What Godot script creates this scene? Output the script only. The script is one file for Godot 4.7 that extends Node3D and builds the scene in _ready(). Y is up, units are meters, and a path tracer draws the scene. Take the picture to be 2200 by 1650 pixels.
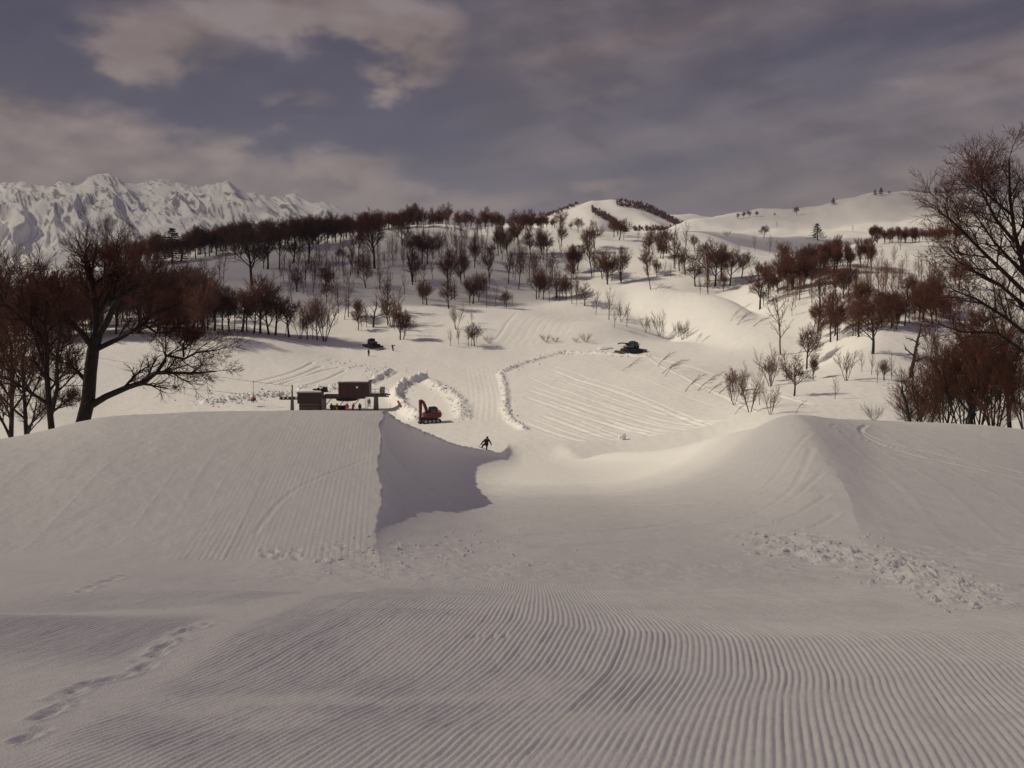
extends Node3D
# A snowy ski basin seen from the top of a half-pipe. Camera at the origin, looking along -z; d is the distance ahead (-z).
const F := 2042.0          # focal length in pixels of the 2200 x 1650 photograph
const HOR := 560.0         # eye level
var rng := RandomNumberGenerator.new()
var n_mid := FastNoiseLite.new()
var n_small := FastNoiseLite.new()
var n_fine := FastNoiseLite.new()
var M := {}
var taken := {}

func _ready():
	rng.seed = 11
	make_camera_and_light()
	make_noise()
	make_materials()
	make_terrain()
	make_far_land()
	make_near_trees()
	make_hill_trees()
	make_woods()
	make_lift()
	make_machines()
	make_people()
	make_rubble()

# ---------------------------------------------------------------- camera, sky, sun
func make_camera_and_light():
	var cam := Camera3D.new(); cam.name = "camera"; add_child(cam)
	var near := 0.1
	cam.set_frustum(near * 1650.0 / F, Vector2(0, near * (HOR - 825.0) / F), near, 30000.0)
	cam.position = Vector3.ZERO
	cam.current = true
	var env := Environment.new()
	env.background_mode = Environment.BG_SKY
	var sky := Sky.new(); var sm := PanoramaSkyMaterial.new()
	sm.panorama = sky_picture(); sky.sky_material = sm; env.sky = sky
	env.tonemap_mode = Environment.TONE_MAPPER_LINEAR
	env.tonemap_exposure = 1.0
	env.sdfgi_enabled = true; env.ssao_enabled = true; env.ssil_enabled = true
	env.fog_enabled = true
	env.fog_density = 0.00007
	env.fog_light_color = Color(0.72, 0.75, 0.86)
	var we := WorldEnvironment.new(); we.name = "air"; we.environment = env; add_child(we)
	var sun := DirectionalLight3D.new(); sun.name = "sun"; add_child(sun)
	sun.light_energy = 0.87
	sun.light_color = Color(1.0, 0.945, 0.825)
	sun.light_angular_distance = 0.6
	sun.shadow_enabled = true
	var way := Vector3(0.77, -0.64, 0.10)
	sun.look_at_from_position(Vector3.ZERO, way, Vector3.UP)
	env.volumetric_fog_enabled = true; env.volumetric_fog_density = 0.0
	# unseen clouds shading slope and hillsides; the wide, dulling and mountain ones are added
	for c in [[Vector3(5, -6, 12), Vector3(340, 44, 112), 0.0088, "broken cloud high on the left whose shade lies on the near slope"], [Vector3(15, -6, 13), Vector3(380, 36, 138), 0.0086, "unseen wide cloud added to soften the shade edge on the near slope"], [Vector3(-90, -4, -370), Vector3(240, 44, 140), 0.026, "broken cloud whose shade lies on the wooded slope left of centre"], [Vector3(190, 12, -640), Vector3(260, 50, 250), 0.02, "broken cloud whose shade lies below the pale hill on the right"], [Vector3(470, 70, -1090), Vector3(560, 80, 420), 0.0065, "unseen thin cloud added to dull the pale hill on the right"], [Vector3(-1500, 250, -4700), Vector3(2600, 300, 1700), 0.0012, "unseen cloud added toward the sun to shade the mountains"]]:
		var fv := FogVolume.new(); fv.name = numbered("cloud"); fv.shape = RenderingServer.FOG_VOLUME_SHAPE_ELLIPSOID; fv.size = c[1]
		var fm := FogMaterial.new(); fm.density = c[2]; fm.albedo = Color(0.97, 0.96, 0.95); fm.edge_fade = 0.3; fv.material = fm
		add_child(fv); fv.position = c[0] - way.normalized() * (480.0 if c[1].x < 500.0 else 1400.0 if c[1].x < 1000.0 else 3300.0)
		tag(fv, c[3], "cloud", "clouds over the basin")

func srgb(r: float, g: float, b: float) -> Color:
	return Color(r / 255.0, g / 255.0, b / 255.0)

func sky_picture() -> ImageTexture:
	var w := 4096; var h := 2048
	var data := PackedByteArray(); data.resize(w * h * 3)
	var big := FastNoiseLite.new(); big.seed = 5; big.frequency = 1.5; big.fractal_octaves = 5; big.fractal_gain = 0.52
	var fine := FastNoiseLite.new(); fine.seed = 9; fine.frequency = 5.0; fine.fractal_octaves = 6; fine.fractal_gain = 0.55
	var streak := FastNoiseLite.new(); streak.seed = 21; streak.frequency = 1.0; streak.fractal_octaves = 4
	# cloud masses: across, up, half width, half height, strength (tangents of the direction from the camera)
	var masses := [[-0.365, 0.215, 0.075, 0.036, 0.9], [-0.40, 0.245, 0.08, 0.03, 0.5], [-0.24, 0.272, 0.13, 0.038, 0.8], [-0.11, 0.245, 0.07, 0.045, 0.9], [-0.10, 0.198, 0.045, 0.024, 0.75],
		[-0.225, 0.165, 0.04, 0.016, 0.65], [-0.20, 0.108, 0.06, 0.022, 0.7], [-0.145, 0.088, 0.05, 0.016, 0.6], [-0.03, 0.068, 0.09, 0.015, 0.7], [0.10, 0.078, 0.05, 0.014, 0.75], [0.44, 0.195, 0.07, 0.02, 0.5], [0.03, 0.21, 0.1, 0.02, 0.4]]
	for y in h:
		var el := (0.5 - (y + 0.5) / h) * PI
		if el < -0.04:
			for x in w:
				var k := (y * w + x) * 3
				data[k] = 130; data[k + 1] = 118; data[k + 2] = 117
			continue
		var up := sin(el); var flat := cos(el)
		for x in w:
			var ahead := x < 420 or x > w - 420
			if (not ahead or el > 0.42) and (x % 4 != 0 or y % 4 != 0):
				var from := ((y - (1 if y % 4 != 0 else 0)) * w + (x if y % 4 != 0 else x - 1)) * 3
				var to := (y * w + x) * 3
				data[to] = data[from]; data[to + 1] = data[from + 1]; data[to + 2] = data[from + 2]
				continue
			var az := ((x + 0.5) / w) * TAU      # the left edge of a panorama is straight ahead (-z)
			var dir := Vector3(sin(az) * flat, up, -cos(az) * flat)
			var q := Vector3(dir.x, dir.y * 2.2, dir.z)
			var a := big.get_noise_3dv(q * 2.2)
			var b := fine.get_noise_3dv(q * 2.0)
			var ca := streak.get_noise_3d(dir.x * 2.2 - dir.y * 4.0, dir.y * 10.0 - dir.x * 1.6, dir.z * 2.0)
			var veil := clampf(0.60 + 0.75 * ca + 0.10 * b, 0.0, 1.0)
			var puff := smoothstep(-0.25, 0.6, a + 0.4 * b + 0.25 * ca)
			var cover := maxf(veil * 0.75, puff * 0.8)
			if dir.z < -0.3:
				var front := smoothstep(-0.3, -0.6, dir.z)
				var tx := dir.x / -dir.z; var ty := dir.y / -dir.z
				var dens := 0.0
				for m in masses:
					var ex: float = (tx + b * 0.05 - m[0]) / m[2]
					var ey: float = (ty + a * 0.018 + b * 0.022 - m[1]) / m[3]
					dens += m[4] * exp(-ex * ex - ey * ey)
				# the bank lying over the mountains, its top sloping down to the right
				var edge := 0.196 - 0.28 * (tx + 0.54) + 0.020 * a + 0.034 * b
				var bank := smoothstep(-0.024, 0.030, edge - ty) * smoothstep(0.10, -0.10, tx)
				dens = smoothstep(0.02, 0.95, dens * (1.0 + 0.7 * a + 0.6 * b) + 0.12 * b)
				var left := smoothstep(0.06, -0.12, tx)
				var here := maxf(maxf(dens * 0.95, bank * (0.86 + 0.3 * b)), veil * lerpf(0.92, 0.22, left))
				cover = lerpf(cover, clampf(here, 0.0, 1.0), front)
			var t := clampf(el / 0.30, 0.0, 1.0)
			var gap := srgb(91, 95, 113).lerp(srgb(72, 69, 87), t)
			var cl := srgb(150, 135, 129).lerp(srgb(126, 112, 112), t)
			cl = cl.lightened(clampf(0.16 * (a + 1.2 * b), 0.0, 0.12)).darkened(clampf(-0.24 * (a + 1.4 * b), 0.0, 0.14))
			var c := gap.lerp(cl, cover)
			c = c.lerp(srgb(148, 133, 127), 0.8 * exp(-pow(maxf(el, 0.0) / 0.07, 1.5)))
			var k2 := (y * w + x) * 3
			data[k2] = int(c.r * 255.0); data[k2 + 1] = int(c.g * 255.0); data[k2 + 2] = int(c.b * 255.0)
	var im := Image.create_from_data(w, h, false, Image.FORMAT_RGB8, data)
	return ImageTexture.create_from_image(im)

# ---------------------------------------------------------------- helpers
func make_noise():
	n_mid.seed = 3; n_mid.frequency = 1.0; n_mid.fractal_octaves = 3
	n_small.seed = 4; n_small.frequency = 1.0; n_small.fractal_octaves = 4
	n_fine.seed = 8; n_fine.frequency = 1.0; n_fine.fractal_octaves = 2

func numbered(called: String) -> String:
	var k: int = taken.get(called, 0)
	taken[called] = k + 1
	return called if k == 0 else "%s_%03d" % [called, k]

func tag(o: Node, label: String, category: String, group := "", kind := ""):
	if label != "": o.set_meta("label", label)
	if category != "": o.set_meta("category", category)
	if group != "": o.set_meta("group", group)
	if kind != "": o.set_meta("kind", kind)

func thing(called: String, at: Vector3, label: String, category: String, group := "", turn := 0.0) -> Node3D:
	var o := Node3D.new(); o.name = numbered(called); add_child(o)
	o.position = at; o.rotation.y = turn
	tag(o, label, category, group)
	return o

func part(called: String, mesh: Mesh, mat: Material, parent: Node, at := Vector3.ZERO, rot := Vector3.ZERO) -> MeshInstance3D:
	var o := MeshInstance3D.new(); o.mesh = mesh
	o.name = called if parent != self else numbered(called)
	o.material_override = mat
	parent.add_child(o, true)
	o.position = at; o.rotation = rot
	o.cast_shadow = GeometryInstance3D.SHADOW_CASTING_SETTING_ON
	return o

func spot(px: float, py: float, d: float) -> Vector3:
	return Vector3((px - 1100.0) / F * d, (HOR - py) / F * d, -d)

func std(c: Color, rough := 0.8, metal := 0.0) -> StandardMaterial3D:
	var m := StandardMaterial3D.new(); m.albedo_color = c; m.roughness = rough; m.metallic = metal
	return m

func lin(r: float, g: float, b: float) -> Color:
	return Color(r, g, b).linear_to_srgb()

func normal_noise(seed: int, freq: float, strength: float, octaves: int) -> ImageTexture:
	var n := FastNoiseLite.new(); n.seed = seed; n.frequency = freq; n.fractal_octaves = octaves; n.fractal_gain = 0.6
	var im := n.get_seamless_image(512, 512)
	im.convert(Image.FORMAT_RGBA8)
	im.bump_map_to_normal_map(strength)
	return ImageTexture.create_from_image(im)

func noise_colours(seed: int, freq: float, a: Color, b: Color, octaves := 4) -> ImageTexture:
	var n := FastNoiseLite.new(); n.seed = seed; n.frequency = freq; n.fractal_octaves = octaves
	var im := n.get_seamless_image(256, 256)
	im.convert(Image.FORMAT_RGB8)
	var d := im.get_data()
	for k in d.size() / 3:
		var c := a.lerp(b, d[k * 3] / 255.0)
		d[k * 3] = int(c.r * 255.0); d[k * 3 + 1] = int(c.g * 255.0); d[k * 3 + 2] = int(c.b * 255.0)
	return ImageTexture.create_from_image(Image.create_from_data(256, 256, false, Image.FORMAT_RGB8, d))

func make_materials():
	var snow := std(Color.WHITE, 0.75)
	snow.albedo_texture = noise_colours(31, 0.02, lin(0.80, 0.80, 0.82), lin(0.90, 0.90, 0.91))
	snow.uv1_triplanar = true; snow.uv1_world_triplanar = true; snow.uv1_scale = Vector3.ONE * 1.3
	snow.normal_enabled = true; snow.normal_texture = normal_noise(32, 0.06, 6.0, 4); snow.normal_scale = 0.55
	M.snow = snow
	var far := std(Color.WHITE, 0.8)
	far.albedo_texture = noise_colours(33, 0.015, lin(0.80, 0.80, 0.82), lin(0.90, 0.90, 0.91))
	far.uv1_triplanar = true; far.uv1_world_triplanar = true; far.uv1_scale = Vector3.ONE * 0.09
	far.normal_enabled = true; far.normal_texture = normal_noise(34, 0.03, 5.0, 5); far.normal_scale = 0.35
	M.snow_far = far
	var clod := std(lin(0.84, 0.84, 0.86), 0.8)
	M.clod = clod
	var bark := std(Color.WHITE, 0.9)
	bark.albedo_texture = noise_colours(35, 0.03, lin(0.013, 0.010, 0.009), lin(0.050, 0.040, 0.035))
	bark.uv1_triplanar = true; bark.uv1_scale = Vector3(1.2, 0.35, 1.2)
	M.bark = bark
	var pale := std(Color.WHITE, 0.9)
	pale.albedo_texture = noise_colours(36, 0.03, lin(0.05, 0.036, 0.03), lin(0.15, 0.12, 0.10))
	pale.uv1_triplanar = true; pale.uv1_scale = Vector3(1.5, 0.5, 1.5)
	M.pale_bark = pale
	M.twig = std(lin(0.105, 0.034, 0.022), 0.9)
	M.twig_pale = std(lin(0.18, 0.09, 0.068), 0.9)
	M.twig_dark = std(lin(0.07, 0.024, 0.017), 0.9)
	M.roof = std(lin(0.07, 0.035, 0.03), 0.6)
	M.red_dark = std(lin(0.022, 0.006, 0.006), 0.6)
	M.tan_dark = std(lin(0.20, 0.15, 0.10), 0.7)
	M.wood_dark = std(lin(0.05, 0.03, 0.02), 0.85)
	M.red_worn = std(lin(0.30, 0.06, 0.05), 0.7)
	M.needle = std(lin(0.012, 0.017, 0.012), 0.9)
	M.red_metal = std(lin(0.038, 0.007, 0.007), 0.6)
	M.red = std(lin(0.12, 0.008, 0.007), 0.55)
	M.concrete = std(lin(0.13, 0.115, 0.10), 0.9)
	M.steel = std(lin(0.06, 0.06, 0.065), 0.5, 0.4)
	M.galv = std(lin(0.30, 0.30, 0.31), 0.5, 0.3)
	M.black = std(lin(0.012, 0.012, 0.014), 0.7)
	M.rubber = std(lin(0.018, 0.018, 0.02), 0.85)
	M.wood = std(Color.WHITE, 0.85)
	M.wood.albedo_texture = noise_colours(37, 0.03, lin(0.07, 0.045, 0.028), lin(0.14, 0.10, 0.06))
	M.wood.uv1_triplanar = true; M.wood.uv1_scale = Vector3(0.2, 2.0, 0.2)
	M.glass = std(lin(0.02, 0.025, 0.03), 0.1)
	M.green = std(lin(0.03, 0.19, 0.15), 0.4)
	M.tan = std(lin(0.42, 0.30, 0.19), 0.6)
	M.white = std(lin(0.75, 0.74, 0.72), 0.6)
	M.cloth = std(Color.WHITE, 0.9); M.cloth.vertex_color_use_as_albedo = true
	M.rock = std(Color.WHITE, 0.9); M.rock.vertex_color_use_as_albedo = true
	M.bamboo = std(lin(0.25, 0.18, 0.08), 0.7)

# ---------------------------------------------------------------- the land
# columns of the land, each seen along one line of sight: px, then pairs (distance, height below or above the eye)
var COLS := [
	[-1500, [0, -1.5, 5, -2.3, 20, -6.0, 34, -7.5, 60, -12, 100, -21, 150, -28, 200, -29, 240, -23, 300, -17, 430, -6, 600, -30, 1600, -120]],
	[-500, [0, -1.6, 2.5, -1.9, 4.2, -2.24, 6.4, -2.75, 7.5, -2.94, 9.5, -3.45, 12, -4.2, 15.2, -5.1, 20, -6.3, 27, -6.3, 34, -6.9, 45, -9.5, 60, -12, 100, -21, 150, -28, 195, -29, 230, -23, 280, -18, 340, -12, 430, -6, 600, -30, 900, -80, 1600, -120]],
	[0, [0, -1.6, 2.5, -1.9, 4.2, -2.24, 6.4, -2.75, 7.5, -2.96, 8.1, -3.05, 9.5, -3.55, 12, -4.25, 15.2, -5.0, 18.2, -5.85, 21, -6.2, 27, -6.05, 34, -6.45, 45, -9.2, 60, -12.5, 100, -21, 150, -27.6, 195, -29, 230, -23, 280, -18, 340, -12, 430, -6, 600, -30, 900, -80, 1600, -120]],
	[250, [0, -1.6, 2.5, -1.9, 4.2, -2.24, 6.4, -2.75, 7.5, -2.96, 8.1, -3.06, 9.5, -3.52, 12, -4.23, 15.2, -5.02, 18.8, -5.95, 21, -6.1, 27, -5.8, 34, -5.72, 42, -7.3, 60, -12, 100, -20.5, 150, -28, 195, -31, 230, -24, 250, -20, 280, -18, 340, -10, 400, -3.2, 430, -2, 600, -22, 900, -80, 1600, -120]],
	[500, [0, -1.6, 2.5, -1.9, 4.2, -2.24, 6.4, -2.75, 7.5, -2.94, 9.5, -3.48, 12, -4.2, 15.2, -5.15, 19.4, -6.0, 21, -6.02, 27, -5.75, 34, -5.55, 42, -7.1, 60, -11.4, 100, -20.3, 150, -28, 195, -31, 215, -28.7, 235, -24.5, 250, -20.3, 257, -20.3, 275, -18.8, 300, -15, 340, -9, 390, -1.8, 430, 4.2, 500, 0, 600, -12, 900, -60, 1600, -120]],
	[750, [0, -1.6, 2.5, -1.9, 4.2, -2.24, 6.4, -2.75, 7.5, -2.94, 9.5, -3.45, 12, -4.2, 15.2, -5.2, 20, -6.0, 27, -5.75, 34, -5.52, 42, -6.95, 60, -10.9, 90, -17.8, 125, -25.3, 150, -28, 195, -31, 215, -29.3, 235, -26.3, 262, -24, 280, -21.6, 300, -17.5, 330, -11.5, 370, -2.8, 410, 5, 440, 11, 500, 8, 600, -5, 900, -40, 1600, -120]],
	[900, [0, -1.6, 2.5, -1.9, 4.2, -2.24, 6.4, -2.75, 7.5, -2.94, 9.5, -3.45, 12, -4.2, 15.2, -5.2, 20, -6.0, 27, -5.7, 35, -5.65, 42, -6.95, 60, -10.7, 90, -17.8, 125, -25.4, 150, -28, 170, -28.6, 195, -30.3, 215, -28.6, 240, -26.5, 262, -24, 280, -21, 300, -16.5, 330, -10.5, 370, 0, 410, 9.5, 440, 15.6, 500, 13, 600, 0, 900, -20, 1600, -120]],
	[1100, [0, -1.6, 2.5, -1.9, 4.2, -2.24, 6.4, -2.75, 7.5, -2.94, 9.5, -3.45, 12, -4.2, 15.2, -5.2, 20, -6.05, 27, -5.8, 35, -5.75, 42, -6.95, 60, -10.6, 90, -17.4, 110, -21.8, 125, -25.1, 150, -27.5, 170, -27.9, 200, -27.7, 230, -26.9, 260, -25.2, 272, -23, 284, -18.8, 300, -16.2, 312, -14.6, 330, -11, 360, -3, 400, 6, 440, 15, 460, 15.8, 600, 0, 900, 0, 1600, -60]],
	[1300, [0, -1.6, 2.5, -1.9, 4.2, -2.24, 6.4, -2.76, 7.5, -2.97, 9.5, -3.5, 12, -4.25, 15.2, -5.2, 20, -6.1, 27, -5.9, 35, -5.9, 42, -7.0, 60, -10.7, 90, -17.6, 110, -22.2, 125, -25.9, 140, -26.6, 160, -26.4, 200, -26, 230, -25.3, 250, -24.5, 265, -23, 280, -18.5, 291, -19.0, 303, -17.4, 317, -12.3, 333, -7.5, 355, -2.5, 390, 4.5, 430, 11.5, 460, 14.5, 600, 8, 800, 10, 1000, 0, 1600, -40]],
	[1500, [0, -1.6, 2.5, -1.9, 4.2, -2.24, 6.4, -2.78, 7.5, -3.0, 9.5, -3.55, 12, -4.3, 15.2, -5.2, 20, -6.1, 27, -6.0, 35, -6.0, 42, -7.1, 60, -10.9, 72, -13.75, 95, -19.2, 118, -23.7, 130, -24.6, 160, -24.8, 200, -24, 240, -23.9, 262, -22.4, 275, -24.4, 290, -21.8, 305, -15.5, 319, -9.6, 340, -3.3, 380, 2.8, 430, 9.5, 470, 12.7, 600, 10, 800, 25, 900, 26, 1000, 30, 1300, 54, 1450, 50, 1600, 20]],
	[1700, [0, -1.6, 2.5, -1.9, 4.2, -2.22, 6.4, -2.78, 7.5, -3.0, 9.5, -3.6, 12, -4.3, 15.2, -5.2, 20, -6.0, 27, -6.0, 36, -6.08, 50, -8.9, 70, -13.3, 95, -17.6, 125, -20.7, 150, -21.7, 188, -22.6, 203, -25.2, 222, -22.6, 250, -15, 290, -7.5, 340, -1, 390, 3, 450, 1, 600, 6, 800, 21, 900, 22, 1000, 35, 1300, 60, 1450, 55, 1600, 20]],
	[1900, [0, -1.6, 2.5, -1.9, 4.2, -2.22, 6.4, -2.75, 7.5, -2.98, 9.5, -3.6, 12, -4.25, 15.2, -5.1, 20, -5.85, 30, -6.5, 40, -6.9, 55, -10, 80, -15.3, 110, -19.5, 130, -20.8, 150, -21, 180, -18.7, 210, -14.5, 250, -8.5, 300, -2.5, 360, 3.5, 420, 9, 520, 8, 650, 12, 800, 23, 900, 36, 1000, 55, 1300, 91, 1450, 85, 1600, 50]],
	[2100, [0, -1.6, 2.5, -1.9, 4.2, -2.22, 6.4, -2.72, 7.5, -2.96, 9.5, -3.55, 12, -4.15, 15.2, -5.0, 20, -5.8, 30, -6.5, 40, -7.05, 55, -10.2, 80, -15.5, 110, -20, 140, -21.8, 170, -21, 200, -17.5, 240, -11, 280, -5.5, 330, 0, 390, 6, 450, 10, 600, 8, 800, 30, 1000, 54, 1300, 90, 1450, 85, 1600, 50]],
	[2400, [0, -1.6, 2.5, -1.9, 4.2, -2.2, 6.4, -2.7, 9.5, -3.5, 15.2, -4.9, 20, -5.7, 30, -6.7, 40, -7.6, 55, -10.8, 80, -15.5, 110, -20, 140, -21.8, 170, -21, 200, -17.5, 240, -11, 280, -5.5, 330, 0, 390, 6, 450, 10, 600, 8, 800, 30, 1000, 50, 1300, 85, 1450, 80, 1600, 50]],
	[3600, [0, -1.5, 5, -2.3, 20, -5.9, 40, -8, 60, -12, 110, -20, 140, -21.8, 200, -17.5, 280, -5.5, 450, 10, 600, 8, 800, 30, 1300, 85, 1600, 50]],
]
var cd := []      # distances of each column
var ch := []      # heights
var cm := []      # slopes
var cpx := PackedFloat64Array()

func slopes(xs: PackedFloat64Array, ys: PackedFloat64Array) -> PackedFloat64Array:
	var n := xs.size(); var m := PackedFloat64Array(); m.resize(n)
	var s := PackedFloat64Array(); s.resize(n)
	for i in n - 1: s[i] = (ys[i + 1] - ys[i]) / (xs[i + 1] - xs[i])
	m[0] = s[0]; m[n - 1] = s[n - 2]
	for i in range(1, n - 1):
		if s[i - 1] * s[i] <= 0.0: m[i] = 0.0
		else:
			var h0 := xs[i] - xs[i - 1]; var h1 := xs[i + 1] - xs[i]
			var w1 := 2.0 * h1 + h0; var w2 := h1 + 2.0 * h0
			m[i] = (w1 + w2) / (w1 / s[i - 1] + w2 / s[i])
	return m

func curve(xs: PackedFloat64Array, ys: PackedFloat64Array, ms: PackedFloat64Array, x: float) -> float:
	var n := xs.size()
	if x <= xs[0]: return ys[0]
	if x >= xs[n - 1]: return ys[n - 1]
	var k := xs.bsearch(x, false) - 1
	var h := xs[k + 1] - xs[k]; var t := (x - xs[k]) / h
	var t2 := t * t; var t3 := t2 * t
	return (2.0 * t3 - 3.0 * t2 + 1.0) * ys[k] + (t3 - 2.0 * t2 + t) * h * ms[k] + (3.0 * t2 - 2.0 * t3) * ys[k + 1] + (t3 - t2) * h * ms[k + 1]

class Line1:
	var x := PackedFloat64Array()
	var y := PackedFloat64Array()
	var m := PackedFloat64Array()

func line1(pairs: Array) -> Line1:
	var l := Line1.new()
	for k in pairs.size() / 2:
		l.x.append(pairs[k * 2]); l.y.append(pairs[k * 2 + 1])
	l.m = slopes(l.x, l.y)
	return l

func at1(l: Line1, x: float) -> float:
	return curve(l.x, l.y, l.m, x)

var lip_left: Line1
var lip_right: Line1
var pipe_floor: Line1
var groove_way: Line1
var whale_x: Line1
var whale_h: Line1

func prepare_land():
	for c in COLS:
		cpx.append(c[0])
		var l := line1(c[1])
		cd.append(l.x); ch.append(l.y); cm.append(l.m)
	lip_left = line1([10, -1.9, 16, -2.3, 20, -2.9, 27, -3.8, 35, -4.75, 45, -5.4, 60, -5.75, 75, -5.3, 90, -4.3, 110, -2.6, 125, -1.2, 135, -0.5])
	lip_right = line1([10, 5.2, 16, 6.3, 20, 7.4, 27, 9.3, 36, 10.6, 45, 11.8, 60, 13.0, 75, 13.7, 90, 13.3, 110, 11.0, 125, 8.7, 135, 7.6])
	pipe_floor = line1([10, -3.2, 17, -5.5, 20, -6.25, 27, -7.5, 35, -9.0, 60, -13.9, 90, -19.8, 110, -23.6, 125, -26.3, 132, -26.9, 140, -26.8])
	whale_x = line1([215, 69, 235, 67.5, 255, 66, 275, 64, 292, 60, 302, 54, 325, 44])
	whale_h = line1([215, -26, 235, -20.4, 255, -16.8, 275, -13.1, 292, -10.9, 302, -10.2, 312, -9.6, 325, -9])
	groove_way = line1([0, 0, 2.6, 0.75, 5.5, 1.55, 6.6, 1.88, 8.0, 2.12, 10, 2.2, 14, 2.3, 22, 2.45])

class Row:
	var d := 0.0
	var v := PackedFloat64Array()
	var m := PackedFloat64Array()
	var ll := 0.0
	var lr := 0.0
	var fl := 0.0

func row_at(d: float) -> Row:
	var r := Row.new(); r.d = d
	for k in cpx.size(): r.v.append(curve(cd[k], ch[k], cm[k], d))
	r.m = slopes(cpx, r.v)
	if d > 10.0 and d < 140.0:
		r.ll = at1(lip_left, d) + 0.16 * n_mid.get_noise_2d(d * 0.35, 1.0) + 0.05 * n_small.get_noise_2d(d * 1.9, 5.0); r.lr = at1(lip_right, d) + 0.12 * n_mid.get_noise_2d(d * 0.3, 31.0) + 0.04 * n_small.get_noise_2d(d * 1.7, 9.0); r.fl = at1(pipe_floor, d)
	return r

func base_height(r: Row, x: float) -> float:
	var d := r.d
	var px := 1100.0 + F * x / maxf(d, 0.5)
	var h := curve(cpx, r.v, r.m, px)
	if d > 14.0 and d < 140.0:
		var c := (r.ll + r.lr) * 0.5; var hw := (r.lr - r.ll) * 0.5
		var t := (x - c) / hw
		if t > -1.0 and t < 1.12:
			var deep := h - r.fl
			if deep > 0.0:
				var shape := 0.0
				if t < 0.0:
					var q := clampf((-t - 0.42) / 0.58, 0.0, 0.985)
					shape = (1.0 - sqrt(1.0 - q * q)) / 0.8274
				else:
					shape = pow(clampf((t - 0.05) / 0.95, 0.0, 1.0), 2.3)
					if t > 0.64:
						# the far half of the lip is rounded over
						var e := minf((t - 0.64) / 0.44, 1.0)
						var v0 := pow(0.59 / 0.95, 2.3); var g0 := 2.3 * pow(0.59 / 0.95, 1.3) / 0.95 * 0.44
						var e2 := e * e; var e3 := e2 * e
						var soft := (2.0 * e3 - 3.0 * e2 + 1.0) * v0 + (e3 - 2.0 * e2 + e) * g0 + (3.0 * e2 - 2.0 * e3)
						shape = lerpf(shape, soft, smoothstep(22.0, 33.0, d))
				h -= deep * (1.0 - minf(shape, 1.0)) * smoothstep(14.0, 19.0, d)
	# the whaleback that runs down towards the viewer right of centre
	if d > 215.0 and d < 325.0:
		var xr := at1(whale_x, d); var q := (x - xr) / (10.0 if x < xr else 7.0)
		if absf(q) < 3.0:
			var top := at1(whale_h, d) - 3.4 * q * q
			var k := clampf(0.5 + 0.5 * (top - h) / 2.0, 0.0, 1.0)
			h = lerpf(h, top, k) + 2.0 * k * (1.0 - k)
	return h

# rounded swells of the snow: x, distance, half widths, height
var SWELLS := [[38, 318, 18, 10, 2.0], [95, 300, 24, 14, 2.5], [112, 250, 16, 12, 2.2], [-40, 300, 24, 14, 2.2], [-14, 345, 26, 18, 3.0], [-75, 330, 30, 18, 3.0], [70, 360, 26, 18, 3.0], [120, 210, 18, 14, 2.0], [-52, 268, 14, 8, 1.4], [150, 1150, 70, 120, 14.0], [330, 1150, 80, 140, 12.0], [430, 1050, 60, 90, 9.0]]
func detail(x: float, d: float) -> float:
	var h := 0.0
	if d > 180.0:
		for s in SWELLS:
			var a: float = (x - s[0]) / s[2]
			if absf(a) < 2.0:
				var b: float = (d - s[1]) / s[3]
				if absf(b) < 2.0: h += s[4] * exp(-(a * a + b * b) * 1.6)
	if d > 120.0:
		var a := smoothstep(120.0, 200.0, d)
		h += a * 0.30 * n_mid.get_noise_2d(x * 0.03, d * 0.03)
		if d > 250.0: h += smoothstep(250.0, 330.0, d) * 2.2 * n_mid.get_noise_2d(x * 0.014 + 7.0, d * 0.014)
		if d > 600.0: h += 5.0 * n_mid.get_noise_2d(x * 0.006, d * 0.004)
		h += 0.05 * n_small.get_noise_2d(x * 0.5, d * 0.35)
	else:
		h += 0.035 * n_mid.get_noise_2d(x * 0.25, d * 0.25)
		h += 0.012 * n_small.get_noise_2d(x * 1.3, d * 0.9)
	return h

func height(x: float, d: float) -> float:
	return base_height(row_at(d), x) + detail(x, d)

# the point of the land seen at a pixel, searched outward from distance 'from'
func land(px: float, py: float, from := 20.0) -> Vector3:
	var s := (px - 1100.0) / F
	var d := from
	var last := d
	while d < 1500.0:
		var h := height(s * d, d)
		if HOR - F * h / d <= py: break
		last = d
		d *= 1.012
	for k in 8:
		var mid := (last + d) * 0.5
		if HOR - F * height(s * mid, mid) / mid <= py: d = mid
		else: last = mid
	return Vector3(s * d, height(s * d, d), -d)

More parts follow.
